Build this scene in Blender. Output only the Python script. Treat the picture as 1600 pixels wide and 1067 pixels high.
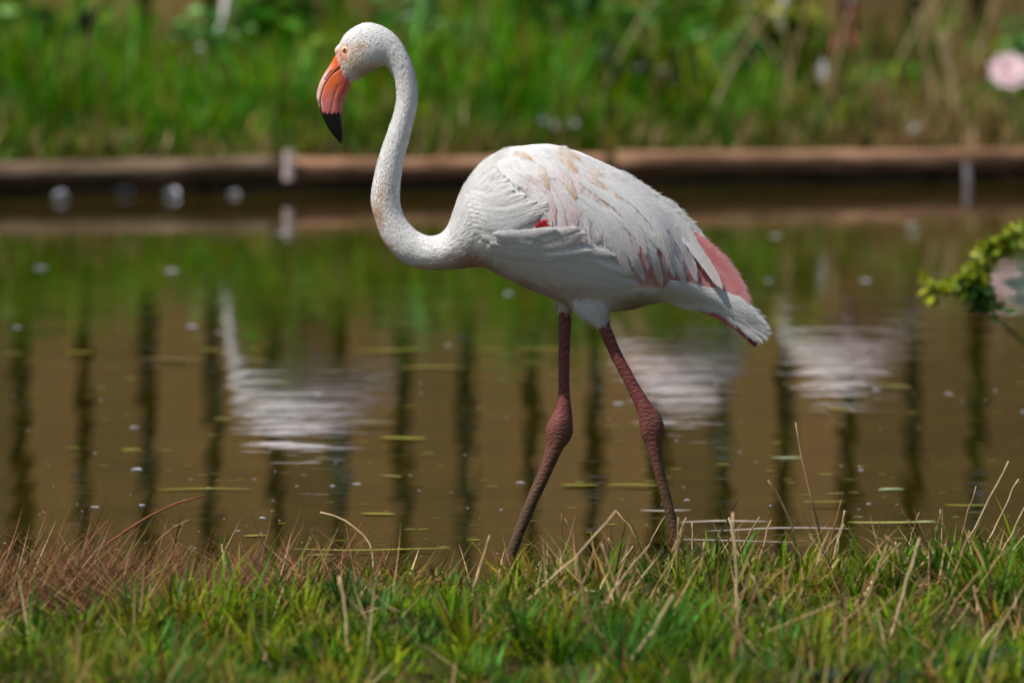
import bpy, math, random
import numpy as np
from mathutils import Vector, Matrix
from mathutils.bvhtree import BVHTree
from mathutils.kdtree import KDTree
random.seed(7); RNG = np.random.default_rng(7)
sc = bpy.context.scene
for o in list(bpy.data.objects): bpy.data.objects.remove(o)
COL = sc.collection

# ------------------------------------------------------------ camera
LENS = 200.0; FPX = LENS/36.0*1600.0          # focal length in photograph pixels
CAM_H = 1.65; PITCH = math.atan((533.5+290.0)/FPX)
D1 = 12.44                                    # distance of the bird
cam = bpy.data.objects.new('camera', bpy.data.cameras.new('camera')); COL.objects.link(cam)
cam.location = (0, 0, CAM_H); cam.rotation_euler = (math.pi/2-PITCH, 0, 0)
cam.data.lens = LENS; cam.data.sensor_width = 36.0; cam.data.clip_end = 2000; cam.data.clip_start = 0.1
cam.data.dof.use_dof = True; cam.data.dof.focus_distance = D1+0.0; cam.data.dof.aperture_fstop = 3.2
sc.camera = cam
# ------------------------------------------------------------ world, sun, exposure
SUN = Vector((-0.45, -0.27, 0.85)).normalized()
w = bpy.data.worlds.new('World'); sc.world = w; w.use_nodes = True
nt = w.node_tree; bg = nt.nodes['Background']
sky = nt.nodes.new('ShaderNodeTexSky'); sky.sky_type = 'NISHITA'; sky.sun_disc = False
sky.sun_elevation = math.asin(SUN.z); sky.sun_rotation = math.atan2(SUN.x, SUN.y)
nt.links.new(sky.outputs[0], bg.inputs[0]); bg.inputs[1].default_value = 0.055
sl = bpy.data.lights.new('sun', 'SUN'); sl.energy = 3.6; sl.angle = math.radians(0.6); sl.color = (1.0, 0.955, 0.89)
so = bpy.data.objects.new('sun', sl); COL.objects.link(so); so.rotation_euler = SUN.to_track_quat('Z', 'Y').to_euler()
so.location = (-5, -4, 12)
sc.view_settings.view_transform = 'Standard'; sc.view_settings.look = 'None'
sc.view_settings.exposure = 0.44; sc.view_settings.gamma = 1.0

# ------------------------------------------------------------ helpers
cp, sp = math.cos(PITCH), math.sin(PITCH)
def ray(px, py):
    a = (px-800.0)/FPX; b = (533.5-py)/FPX
    return Vector((a, cp+b*sp, -sp+b*cp))
def at(px, py, Y):                      # the point at distance Y seen at a photograph pixel
    d = ray(px, py); t = Y/d.y
    return Vector((d.x*t, Y, CAM_H+d.z*t))
def on_water(px, py, z=0.0):            # the point on the pond surface seen at a pixel
    d = ray(px, py); t = (z-CAM_H)/d.z
    return Vector((d.x*t, d.y*t, z))
def lin(r, g, b):                       # sRGB 0..255 to linear
    f = lambda c: (c/255/12.92) if c/255 <= .04045 else ((c/255+.055)/1.055)**2.4
    return np.array((f(r), f(g), f(b)))
def tag(o, label=None, cat=None, group=None, kind=None):
    if label: o['label'] = label
    if cat: o['category'] = cat
    if group: o['group'] = group
    if kind: o['kind'] = kind
    return o
def new_mesh(name, V, F, cols=None, uv=None, smooth=True):
    """V (n,3), F list of (m,k) index arrays with a constant k"""
    V = np.asarray(V, dtype=np.float32)
    Fs = F if isinstance(F, (list, tuple)) else [F]
    Fs = [np.asarray(f, dtype=np.int32) for f in Fs if len(f)]
    me = bpy.data.meshes.new(name)
    me.vertices.add(len(V)); me.vertices.foreach_set('co', V.ravel())
    loops = np.concatenate([f.ravel() for f in Fs]); sizes = np.concatenate([np.full(len(f), f.shape[1], np.int32) for f in Fs])
    me.loops.add(len(loops)); me.loops.foreach_set('vertex_index', loops)
    me.polygons.add(len(sizes))
    me.polygons.foreach_set('loop_start', np.concatenate([[0], np.cumsum(sizes)[:-1]]).astype(np.int32))
    me.polygons.foreach_set('loop_total', sizes)
    me.polygons.foreach_set('use_smooth', np.full(len(sizes), smooth))
    if cols is not None:
        a = me.attributes.new('Col', 'FLOAT_COLOR', 'POINT')
        c = np.ones((len(V), 4), np.float32); c[:, :3] = np.clip(cols, 0, 1); a.data.foreach_set('color', c.ravel())
    if uv is not None:
        a = me.attributes.new('flow', 'FLOAT_VECTOR', 'POINT')
        u = np.zeros((len(V), 3), np.float32); u[:, :np.asarray(uv).shape[1]] = uv; a.data.foreach_set('vector', u.ravel())
    me.update(calc_edges=True); me.validate()
    return me
def obj(name, me, mat=None, parent=None):
    o = bpy.data.objects.new(name, me); COL.objects.link(o)
    if mat is not None and me is not None and len(me.materials) == 0: me.materials.append(mat)
    if parent is not None: o.parent = parent
    return o
def empty(name, loc=(0, 0, 0)):
    o = bpy.data.objects.new(name, None); COL.objects.link(o); o.location = loc; o.empty_display_size = .1
    return o
def snoise(p, seed=0, octs=3):          # cheap smooth noise, p (n,k) -> about -1..1
    r = np.random.default_rng(seed); p = np.asarray(p, float); out = np.zeros(len(p)); amp = 1; tot = 0
    for o in range(octs):
        for k in range(3):
            d = r.normal(size=p.shape[1]); d /= np.linalg.norm(d)
            out += amp*np.sin(p@d*(2**o)*r.uniform(.8, 1.3)*2+r.uniform(0, 6.28))/1.7
        tot += amp; amp *= .55
    return out/tot
# --- materials
def mat_new(name):
    m = bpy.data.materials.new(name); m.use_nodes = True
    return m, m.node_tree, m.node_tree.nodes['Principled BSDF']
def N(t, ty, **kw):
    n = t.nodes.new(ty)
    for k, v in kw.items(): setattr(n, k, v)
    return n
def mat_attr(name, rough=.6, spec=.3, transl=0.0, var=0.0, vscale=60):
    m, t, b = mat_new(name)
    a = N(t, 'ShaderNodeAttribute', attribute_name='Col'); src = a.outputs['Color']
    if var:
        tc = N(t, 'ShaderNodeTexCoord'); n = N(t, 'ShaderNodeTexNoise'); n.inputs['Scale'].default_value = vscale
        t.links.new(tc.outputs['Object'], n.inputs['Vector'])
        h = N(t, 'ShaderNodeHueSaturation'); mr = N(t, 'ShaderNodeMapRange')
        mr.inputs[3].default_value = 1-var; mr.inputs[4].default_value = 1+var
        t.links.new(n.outputs['Fac'], mr.inputs[0]); t.links.new(mr.outputs[0], h.inputs['Value']); t.links.new(src, h.inputs['Color'])
        src = h.outputs[0]
    t.links.new(src, b.inputs['Base Color'])
    b.inputs['Roughness'].default_value = rough; b.inputs['Specular IOR Level'].default_value = spec
    if transl:
        tr = N(t, 'ShaderNodeBsdfTranslucent'); mx = N(t, 'ShaderNodeMixShader'); mx.inputs[0].default_value = transl
        t.links.new(src, tr.inputs[0]); t.links.new(b.outputs[0], mx.inputs[1]); t.links.new(tr.outputs[0], mx.inputs[2])
        t.links.new(mx.outputs[0], t.nodes['Material Output'].inputs[0])
    return m
M_grass = mat_attr('grass_blade', .55, .15, .4)
M_straw = mat_attr('dry_straw', .6, .25, .15, .25, 90)
M_leaf = mat_attr('leaf', .45, .4, .3, .2, 40)
M_float = mat_attr('floating_leaf', .4, .4, .1, .2, 80)
def mat_noise(name, c1, c2, scale=8, rough=.9, stretch=(1, 1, 1), bump=.3, spec=.2, bdist=.01, c3=None):
    m, t, b = mat_new(name)
    tc = N(t, 'ShaderNodeTexCoord'); mp = N(t, 'ShaderNodeMapping'); mp.inputs['Scale'].default_value = stretch
    n = N(t, 'ShaderNodeTexNoise'); n.inputs['Scale'].default_value = scale; n.inputs['Detail'].default_value = 8; n.inputs['Roughness'].default_value = .65
    cr = N(t, 'ShaderNodeValToRGB'); cr.color_ramp.elements[0].position = .32; cr.color_ramp.elements[1].position = .68
    cr.color_ramp.elements[0].color = (*c1, 1); cr.color_ramp.elements[1].color = (*c2, 1)
    if c3 is not None:
        e = cr.color_ramp.elements.new(.5); e.color = (*c3, 1)
    t.links.new(tc.outputs['Object'], mp.inputs[0]); t.links.new(mp.outputs[0], n.inputs['Vector'])
    t.links.new(n.outputs['Fac'], cr.inputs[0]); t.links.new(cr.outputs[0], b.inputs['Base Color'])
    bm = N(t, 'ShaderNodeBump'); bm.inputs['Strength'].default_value = bump; bm.inputs['Distance'].default_value = bdist
    t.links.new(n.outputs['Fac'], bm.inputs['Height']); t.links.new(bm.outputs[0], b.inputs['Normal'])
    b.inputs['Roughness'].default_value = rough; b.inputs['Specular IOR Level'].default_value = spec
    return m
M_soil = mat_noise('soil', lin(44, 36, 18), lin(76, 60, 36), 14, bump=.6)
M_bank = mat_noise('bank_soil', lin(34, 36, 14), lin(66, 62, 26), 6, bump=.6)
M_log = mat_noise('log_wood', lin(92, 64, 46), lin(196, 152, 122), 4, stretch=(.9, 6, 6), c3=lin(150, 112, 86), bump=.5)
M_log2 = mat_noise('grey_log_wood', lin(66, 54, 40), lin(160, 136, 114), 4, stretch=(1.0, 6, 6), c3=lin(116, 96, 76), bump=.5)
M_board = mat_noise('wet_board', lin(10, 8, 6), lin(74, 46, 30), 3, stretch=(.8, 3, 5), c3=lin(34, 32, 12), bump=.4)
M_plank = [mat_noise('fence_plank_%d' % i, c*.8, c*1.1, 7, stretch=(7, 7, .5), bump=.5) for i, c in enumerate((lin(152, 120, 76), lin(136, 110, 70), lin(162, 128, 84), lin(122, 100, 64)))]

# ------------------------------------------------------------ water
def make_water():
    m, t, b = mat_new('pond_water')
    b.inputs['Roughness'].default_value = .015; b.inputs['IOR'].default_value = 1.38
    tc = N(t, 'ShaderNodeTexCoord')
    n0 = N(t, 'ShaderNodeTexNoise'); n0.inputs['Scale'].default_value = 2.2; n0.inputs['Detail'].default_value = 8
    cr = N(t, 'ShaderNodeValToRGB'); cr.color_ramp.elements[0].position = .3; cr.color_ramp.elements[1].position = .7
    cr.color_ramp.elements[0].color = (*lin(38, 33, 6), 1); cr.color_ramp.elements[1].color = (*lin(60, 50, 14), 1)
    t.links.new(tc.outputs['Object'], n0.inputs['Vector']); t.links.new(n0.outputs['Fac'], cr.inputs[0]); t.links.new(cr.outputs[0], b.inputs['Base Color'])
    # ripples: long swell of tiny height, and finer wavelets in patches
    mp = N(t, 'ShaderNodeMapping'); mp.inputs['Scale'].default_value = (.42, 1.0, 1); t.links.new(tc.outputs['Object'], mp.inputs[0])
    n1 = N(t, 'ShaderNodeTexNoise'); n1.inputs['Scale'].default_value = 5.0; n1.inputs['Detail'].default_value = 2
    n2 = N(t, 'ShaderNodeTexNoise'); n2.inputs['Scale'].default_value = 22.0; n2.inputs['Detail'].default_value = 2
    n3 = N(t, 'ShaderNodeTexNoise'); n3.inputs['Scale'].default_value = .8; n3.inputs['Detail'].default_value = 2
    for n in (n1, n2, n3): t.links.new(mp.outputs[0], n.inputs['Vector'])
    mr = N(t, 'ShaderNodeMapRange'); mr.inputs[1].default_value = .48; mr.inputs[2].default_value = .72; mr.inputs[3].default_value = .25; mr.inputs[4].default_value = 1.0
    t.links.new(n3.outputs['Fac'], mr.inputs[0])
    mu = N(t, 'ShaderNodeMath', operation='MULTIPLY'); t.links.new(n2.outputs['Fac'], mu.inputs[0]); t.links.new(mr.outputs[0], mu.inputs[1])
    ml = N(t, 'ShaderNodeMath', operation='MULTIPLY'); ml.inputs[1].default_value = .34; t.links.new(mu.outputs[0], ml.inputs[0])
    ad = N(t, 'ShaderNodeMath', operation='ADD'); t.links.new(n1.outputs['Fac'], ad.inputs[0]); t.links.new(ml.outputs[0], ad.inputs[1])
    mp2 = N(t, 'ShaderNodeMapping'); mp2.inputs['Scale'].default_value = (7.0, .75, 1); t.links.new(tc.outputs['Object'], mp2.inputs[0])
    n4 = N(t, 'ShaderNodeTexNoise'); n4.inputs['Scale'].default_value = 1.0; n4.inputs['Detail'].default_value = 1.5; t.links.new(mp2.outputs[0], n4.inputs['Vector'])
    m4 = N(t, 'ShaderNodeMath', operation='MULTIPLY_ADD'); m4.inputs[1].default_value = 1.0; t.links.new(n4.outputs['Fac'], m4.inputs[0]); t.links.new(ad.outputs[0], m4.inputs[2])
    bm = N(t, 'ShaderNodeBump'); bm.inputs['Strength'].default_value = 1; bm.inputs['Distance'].default_value = .0017
    t.links.new(m4.outputs[0], bm.inputs['Height']); t.links.new(bm.outputs[0], b.inputs['Normal'])
    V = [(-30, 6, 0), (30, 6, 0), (30, 26.6, 0), (-30, 26.6, 0)]
    o = obj('pond_water', new_mesh('pond_water', V, [np.array([[0, 1, 2, 3]])]), m); tag(o, 'murky brown still pond water', kind='structure')
make_water()
BED = -0.085
o = obj('pond_bed', new_mesh('pond_bed', [(-30, 6, BED), (30, 6, BED), (30, 27, BED), (-30, 27, BED)], [np.array([[0, 1, 2, 3]])]), M_soil); tag(o, 'muddy pond floor', kind='structure')

# ------------------------------------------------------------ near bank
EDGE = np.array([(-2400, 1010), (-900, 1000), (0, 985), (300, 962), (480, 918), (800, 920), (1070, 908), (1300, 893), (1600, 884), (2400, 870), (4000, 860)], float)
EW = [on_water(a, b) for a, b in EDGE]
EX = np.array([v.x for v in EW]); EY = np.array([v.y for v in EW])
def edge_y(x): return np.interp(x, EX, EY)+.03*np.sin(np.asarray(x)*9)+.02*np.sin(np.asarray(x)*23+1)
def bank_z(x, y):
    d = edge_y(x)-y
    z = np.where(d > 0, .075*(1-np.exp(-d/.35))+.012*np.sin(x*5+y*3)*np.clip(d, 0, 1)+.008*np.sin(x*13-y*11)*np.clip(d*2, 0, 1), d*.35)
    return np.maximum(z, BED-.05)
def grid_sheet(name, xs, ys, zf, mat, label):
    X, Y = np.meshgrid(xs, ys); Z = zf(X, Y); V = np.stack([X, Y, Z], -1).reshape(-1, 3)
    nx, ny = len(xs), len(ys); i = np.arange((ny-1)*(nx-1)); r, c = i//(nx-1), i % (nx-1); a = r*nx+c
    o = obj(name, new_mesh(name, V, [np.stack([a, a+1, a+nx+1, a+nx], 1)]), mat); tag(o, label, kind='structure'); return o
xs = np.concatenate([np.linspace(-40, -4, 10)[:-1], np.linspace(-4, 4, 120), np.linspace(4, 40, 10)[1:]])
grid_sheet('near_bank', xs, np.concatenate([np.linspace(-60, 8, 12)[:-1], np.linspace(8, 13.4, 110)]), bank_z, M_soil, 'grassy soil of the near bank')

# ------------------------------------------------------------ far bank
def shore_y(x): return 25.1+.23*np.asarray(x)*np.clip(1.0, 0, 1)          # pond's far edge runs slightly away to the right
def far_z(x, y):
    d = y-shore_y(x)-.10
    return np.where(d < 0, .05, .10+.16*np.clip(d/2.4, 0, 1)+.02*np.sin(x*3+y*2)*np.clip(d, 0, 1))
grid_sheet('far_bank', np.linspace(-60, 60, 120), np.concatenate([np.linspace(0.0, 4, 20), np.array([8, 20, 60, 200, 600])]), lambda X, Y: X*0, M_bank, 'earth of the far bank')
fb = bpy.data.objects['far_bank']; me = fb.data
co = np.zeros(len(me.vertices)*3, np.float32); me.vertices.foreach_get('co', co); co = co.reshape(-1, 3)
xc = np.clip(co[:, 0], -9, 9); co[:, 1] = co[:, 1]+shore_y(xc)+.09; co[:, 2] = far_z(xc, co[:, 1]); me.vertices.foreach_set('co', co.ravel()); me.update()

# ------------------------------------------------------------ edging logs
def log_mesh(name, L, r, seed):
    nu, nv = 40, 16; V = []
    for i in range(nu):
        x = L*(i/(nu-1)-.5)
        for k in range(nv):
            a = 2*math.pi*k/nv; V.append((x, math.cos(a), math.sin(a)))
    V = np.array(V); nse = snoise(V*np.array([1.3, 1.5, 1.5]), seed, 3)
    rr = r*(1+.17*nse+.07*snoise(V*np.array([5, 2.5, 2.5]), seed+9, 2)); V[:, 1] *= rr*.95; V[:, 2] *= rr
    V[:, 2] += .012*np.sin(V[:, 0]*1.1+seed); V[:, 1] += .012*np.sin(V[:, 0]*.9+2*seed)
    F = []
    for i in range(nu-1):
        for k in range(nv):
            F.append((i*nv+k, i*nv+(k+1) % nv, (i+1)*nv+(k+1) % nv, (i+1)*nv+k))
    caps = [tuple(range(nv))[::-1], tuple(range((nu-1)*nv, nu*nv))]
    return new_mesh(name, V, [np.array(F), np.array(caps)])
SLOPE = math.atan(.23)
def at_shore(x, off, z): return Vector((x, float(shore_y(x))+off, z))
segs = [(-8.6, -5.3, .044, M_log2, 'grey weathered log edging the pond, beyond the leafy bank'),
        (-5.27, -1.00, .043, M_log2, 'grey brown log edging the pond beside the pale peg'),
        (-.98, .43, .043, M_log, 'short pinkish brown log edging the pond behind the flamingo'),
        (.45, 5.2, .045, M_log, 'long sunlit tan log edging the pond below the pink flower'),
        (5.22, 9.0, .045, M_log, 'tan log edging the pond past the pink flower')]
for i, (x0, x1, r, mt, lb) in enumerate(segs):
    L = (x1-x0)/math.cos(SLOPE)-.03; xm = (x0+x1)/2
    o = obj('edging_log', log_mesh('edging_log', L, r, i+3), mt); o.location = at_shore(xm, -.03, .120+.002*(i % 2)); o.rotation_euler = (0, 0, SLOPE)
    tag(o, lb, 'log', 'logs edging the pond')
def box_mesh(name, sx, sy, sz, bev=.0):
    x, y, z = sx/2, sy/2, sz/2; b = bev
    # box with chamfered vertical and horizontal edges (24 verts)
    V = []
    for s in (-1, 1):
        for (ax, ay) in ((x, y-b), (x-b, y), (-x+b, y), (-x, y-b), (-x, -y+b), (-x+b, -y), (x-b, -y), (x, -y+b)): V.append((ax, ay, s*z))
    F8 = [tuple(range(7, -1, -1)), tuple(range(8, 16))]
    F4 = [(k, (k+1) % 8, 8+(k+1) % 8, 8+k) for k in range(8)]
    return new_mesh(name, V, [np.array(F4), np.array(F8)], smooth=False)
bx = -8.6
i = 0
while bx < 9:
    L = 2.1
    o = obj('retaining_board', box_mesh('retaining_board', L/math.cos(SLOPE)-.012, .035, .30, .006), M_board)
    o.location = at_shore(bx+L/2, .05+.006*(i % 2), -.075); o.rotation_euler = (0, 0, SLOPE)
    tag(o, 'dark wet retaining board under the logs at the pond edge', 'board', 'retaining boards under the logs'); bx += L; i += 1
pg = obj('peg', box_mesh('peg', .045, .03, .13, .01), mat_noise('pale_wood', lin(190, 165, 160), lin(225, 205, 200), 20, stretch=(4, 4, 1)))
pp = at(452, 300, float(shore_y(-.97))-.11); pg.location = (pp.x, pp.y+.012, .125); pg.rotation_euler = (0, .05, SLOPE); tag(pg, 'pale wooden stub fixed to the face of the log', 'peg')
pg2 = obj('peg', box_mesh('peg', .03, .03, .2, .008), mat_noise('grey_peg', lin(120, 110, 110), lin(170, 160, 165), 20, stretch=(4, 4, 1)))
pp = at(1513, 280, 25.45); pg2.location = (pp.x, float(shore_y(pp.x))-.105, -.005); pg2.rotation_euler = (0, -.04, SLOPE); tag(pg2, 'short grey peg standing in water under the sunlit log', 'peg')

# ------------------------------------------------------------ fence and hedge behind the far bank
FY = 28.0
fence = empty('fence', (0, FY, .2)); tag(fence, 'tall brown plank fence with open gaps behind the far bank', 'fence')
pitch = 100.0*FY/FPX; x0 = (130-800)/FPX*FY
pm = [box_mesh('plank', pitch*.75, .028, 2.75, .006) for k in range(2)]
k = 0
for i in range(-36, 46):
    xg = x0+i*pitch+pitch/2
    me_ = pm[i % 2].copy(); me_.materials.append(M_plank[random.choice((0, 0, 1, 2, 3))])
    o = obj('plank', me_, None, fence); o.location = (xg+random.uniform(-.008, .008), random.uniform(-.006, .006), 1.33+random.uniform(-.04, .04))
    o.rotation_euler = (0, random.uniform(-.006, .006), 0); o.scale = (random.uniform(.94, 1.04), 1, 1)
for z in (.5, 2.1):
    o = obj('rail', box_mesh('rail', 82*pitch, .05, .09, .008), M_plank[3], fence); o.location = (x0+5*pitch, .055, z)

# ------------------------------------------------------------ blades
def blades(n, root, h, wd, az, lean, curl, cols, segs=3, tipdark=0.0, basedk=.0):
    """flat tapering curved blades; root (n,3), all others (n,)"""
    T = np.linspace(0, 1, segs+1); dirx, diry = np.cos(az), np.sin(az); sx, sy = -diry, dirx
    V = np.zeros((n, 2*segs+1, 3)); 
    ang = lean[:, None]+curl[:, None]*T[None, :]
    st = np.diff(T)[0]*h
    hor = np.concatenate([np.zeros((n, 1)), np.cumsum(np.sin((ang[:, 1:]+ang[:, :-1])/2)*st[:, None], 1)], 1)
    ver = np.concatenate([np.zeros((n, 1)), np.cumsum(np.cos((ang[:, 1:]+ang[:, :-1])/2)*st[:, None], 1)], 1)
    for j in range(segs+1):
        c = root+np.stack([hor[:, j]*dirx, hor[:, j]*diry, ver[:, j]], 1)
        if j < segs:
            hw = wd*.5*(1-.85*(j/segs)**1.6)
            V[:, 2*j] = c+np.stack([sx*hw, sy*hw, 0*hw], 1); V[:, 2*j+1] = c-np.stack([sx*hw, sy*hw, 0*hw], 1)
        else: V[:, 2*segs] = c
    base = np.arange(n)*(2*segs+1)
    Q = np.concatenate([np.stack([base+2*j, base+2*j+1, base+2*j+3, base+2*j+2], 1) for j in range(segs-1)]) if segs > 1 else np.zeros((0, 4))
    Tt = np.stack([base+2*(segs-1), base+2*(segs-1)+1, base+2*segs], 1)
    C = np.repeat(cols[:, None, :], 2*segs+1, 1)
    return V.reshape(-1, 3), Q, Tt, C.reshape(-1, 3)
def blade_obj(name, parts, mat):
    V = []; Q = []; T = []; C = []; off = 0
    for v, q, t, c in parts:
        V.append(v); Q.append(q+off); T.append(t+off); C.append(c); off += len(v)
    return obj(name, new_mesh(name, np.concatenate(V), [np.concatenate(Q), np.concatenate(T)], np.concatenate(C)), mat)
def pick_cols(n, pal, wts, jit=.18):
    pal = np.array(pal); i = RNG.choice(len(pal), n, p=np.array(wts)/sum(wts)); c = pal[i]*(1+RNG.normal(0, jit, (n, 1)))
    return np.clip(c*(1+RNG.normal(0, .06, (n, 3))), .002, 1)
G1 = [lin(92, 122, 8), lin(60, 96, 8), lin(126, 144, 18), lin(78, 132, 48), lin(144, 130, 34)]

def near_grass():
    nt_ = 4300
    tx = RNG.uniform(-2.7, 2.7, nt_); ty = edge_y(tx)+.06-3.1*RNG.random(nt_)**1.15; d = edge_y(tx)-ty
    cl = snoise(np.stack([tx*3.2, ty*2.6], 1), 5, 2)
    dead = np.clip(1.3*np.exp(-(((tx+.85)/.5)**2+((ty-11.72)/.42)**2)), 0, 1)+np.where(tx < -.85, np.exp(-((ty-11.75)/.42)**4), 0)
    ok = (RNG.random(nt_) < np.clip(.30+d*4, 0, 1))&(RNG.random(nt_) > np.clip(dead*1.1, 0, .95)); tx, ty, d, cl, dead = tx[ok], ty[ok], d[ok], cl[ok], dead[ok]; nt_ = len(tx)
    th = np.clip(.058*np.exp(RNG.normal(0, .48, nt_))*(1+.25*np.clip(tx, 0, 1))*(1+.45*cl)*np.clip(.36+d*1.1, .32, 1.05), .018, .16)
    brown = np.clip(.14+.22*snoise(np.stack([tx*1.7, ty*1.9], 1), 6, 2)+.6*dead, .02, .85)
    tcol = pick_cols(nt_, G1, (4, 4, 3, 2, 1.5), .2)
    nb_ = RNG.integers(12, 30, nt_); ti = np.repeat(np.arange(nt_), nb_); n = len(ti)
    az = RNG.uniform(0, 6.283, n); rad = RNG.random(n)**.7*.034
    x = tx[ti]+np.cos(az)*rad; y = ty[ti]+np.sin(az)*rad; h = th[ti]*RNG.uniform(.45, 1.25, n)
    c = tcol[ti]*(1+RNG.normal(0, .22, (n, 1))); cb = pick_cols(n, [lin(136, 98, 54), lin(164, 136, 88), lin(104, 66, 36), lin(150, 140, 64)], (1, .8, .8, 1)); bi = RNG.random(n) < brown[ti]; c[bi] = cb[bi]; c = np.clip(c, .004, 1)
    p1 = blades(n, np.stack([x, y, bank_z(x, y)-.004], 1), h, RNG.uniform(.0035, .0095, n), az+RNG.normal(0, .5, n), .1+rad/.034*.75*RNG.uniform(.4, 1.2, n), RNG.uniform(0, 1.3, n), c)
    n = 34000
    x = RNG.uniform(-2.7, 2.7, n); y = edge_y(x)+.02-3.1*RNG.random(n)**1.15; d = edge_y(x)-y; kp = RNG.random(n) < np.clip(.15+d*5, 0, 1); x, y = x[kp], y[kp]; n = len(x)
    p2 = blades(n, np.stack([x, y, bank_z(x, y)-.003], 1), RNG.uniform(.012, .045, n), RNG.uniform(.003, .006, n), RNG.uniform(0, 6.283, n), RNG.uniform(.1, 1.2, n), RNG.uniform(0, 1.2, n), pick_cols(n, G1+[lin(120, 86, 48)], (3, 4, 2, 1, 1, 1.5), .25), 2)
    o = blade_obj('lawn_grass', [p1], M_grass); tag(o, 'tufted green grass covering the near bank', 'grass', kind='stuff')
    o = blade_obj('short_grass', [p2], M_grass); tag(o, 'short grass between the tufts of the near bank', 'grass', kind='stuff')
    # litter of dry straw lying between the blades
    n = 3600
    x = RNG.uniform(-2.7, 2.7, n); y = edge_y(x)+.0-2.8*RNG.random(n)
    kp = RNG.random(n) < np.clip(.35+.5*(x > .1)+.3*snoise(np.stack([x*3, y*3], 1), 9), 0, 1); x, y = x[kp], y[kp]; n = len(x)
    p = blades(n, np.stack([x, y, bank_z(x, y)+.012], 1), RNG.uniform(.06, .20, n), RNG.uniform(.002, .0042, n), RNG.uniform(0, 6.28, n), RNG.uniform(.5, 1.45, n), RNG.uniform(-.5, .5, n),
               pick_cols(n, [lin(176, 148, 104), lin(150, 116, 76), lin(196, 172, 126)], (1, 1, .7)), 3)
    o = blade_obj('dry_straw', [p], M_straw); tag(o, 'dry straw scattered through the near grass', 'straw', kind='stuff')
    # red-brown dead weeds, tangled, at the water's edge on the left
    n = 7600
    x = RNG.normal(-.93, .30, n); y = 11.72+RNG.normal(0, .24, n)+.05*(x+1); x[:1700] = RNG.uniform(-2.6, -.95, 1700)
    p = blades(n, np.stack([x, y, np.maximum(bank_z(x, y), -.01)], 1), RNG.uniform(.05, .21, n)*np.clip(1.25-.6*abs(x+.95), .55, 1.25), RNG.uniform(.0022, .0062, n), RNG.choice([0, 3.14, .6, 2.6, 5.6], n)+RNG.normal(0, .4, n), RNG.uniform(.55, 1.45, n), RNG.uniform(-.4, .5, n),
               pick_cols(n, [lin(116, 70, 46), lin(132, 92, 58), lin(84, 58, 32), lin(156, 126, 86), lin(96, 88, 36)], (1.4, 1.5, 1.2, .8, .9)), 3)
    o = blade_obj('dead_weeds', [p], M_straw); tag(o, 'tangled reddish brown dead stems at the waterside', 'dead weeds', kind='stuff')
near_grass()

# ------------------------------------------------------------ far bank growth
def far_growth():
    n = 96000
    x = RNG.uniform(-8.4, 8.6, n); dy = .02+2.9*RNG.random(n)**.9; y = shore_y(x)+dy+.06
    px = 800+x/y*FPX
    cl = snoise(np.stack([x*2.2, y*2.0], 1), 21); cl2 = snoise(np.stack([x*5, y*4], 1), 22)
    tall = np.interp(px, [-400, 0, 110, 260, 420, 620, 900, 1060, 1200, 1500, 2000], [.74, .74, .70, .48, .66, .70, .80, .70, .60, .56, .56])
    h = np.clip(tall*(.32+.55*np.clip(dy/2.2, 0, 1))*(1+.45*cl)*RNG.uniform(.5, 1.2, n), .05, .85)
    dry = np.clip(.10+.62*np.exp(-((px-1430)/200)**2)+.12*cl2+.25*np.exp(-((dy-.1)/.25)**2), 0, .85)
    dark = (cl2*.6+cl*.5)
    c = pick_cols(n, [lin(80, 142, 8), lin(46, 106, 6), lin(116, 146, 10), lin(84, 154, 56), lin(134, 136, 14)], (3, 3, 2, 1.4, 1.8), .3)
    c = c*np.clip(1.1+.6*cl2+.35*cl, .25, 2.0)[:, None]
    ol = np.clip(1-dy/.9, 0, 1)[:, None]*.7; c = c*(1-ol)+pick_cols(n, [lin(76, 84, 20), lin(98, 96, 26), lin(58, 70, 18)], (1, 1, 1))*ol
    cb = pick_cols(n, [lin(150, 124, 82), lin(126, 96, 58), lin(172, 150, 108)], (1, 1, .8)); bi = RNG.random(n) < dry; c[bi] = cb[bi]
    keep = (RNG.random(n) < np.clip(.8+.6*cl2, .12, 1))&(h < .12+1.1*dy)
    x, y, h, c = x[keep], y[keep], h[keep], c[keep]; n = len(x)
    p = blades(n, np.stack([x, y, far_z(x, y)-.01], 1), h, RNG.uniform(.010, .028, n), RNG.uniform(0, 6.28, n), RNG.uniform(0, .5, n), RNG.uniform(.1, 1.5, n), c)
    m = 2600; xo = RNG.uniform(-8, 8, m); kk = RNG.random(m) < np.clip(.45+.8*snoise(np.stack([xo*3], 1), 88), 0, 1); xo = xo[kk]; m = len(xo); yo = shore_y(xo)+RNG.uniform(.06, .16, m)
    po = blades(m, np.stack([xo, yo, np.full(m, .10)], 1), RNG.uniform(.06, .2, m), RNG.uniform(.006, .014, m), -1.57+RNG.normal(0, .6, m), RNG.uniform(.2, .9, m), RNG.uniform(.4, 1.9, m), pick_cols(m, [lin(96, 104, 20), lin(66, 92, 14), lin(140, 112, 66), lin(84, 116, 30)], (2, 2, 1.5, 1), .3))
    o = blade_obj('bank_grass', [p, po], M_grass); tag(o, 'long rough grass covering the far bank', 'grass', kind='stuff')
far_growth()

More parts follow.
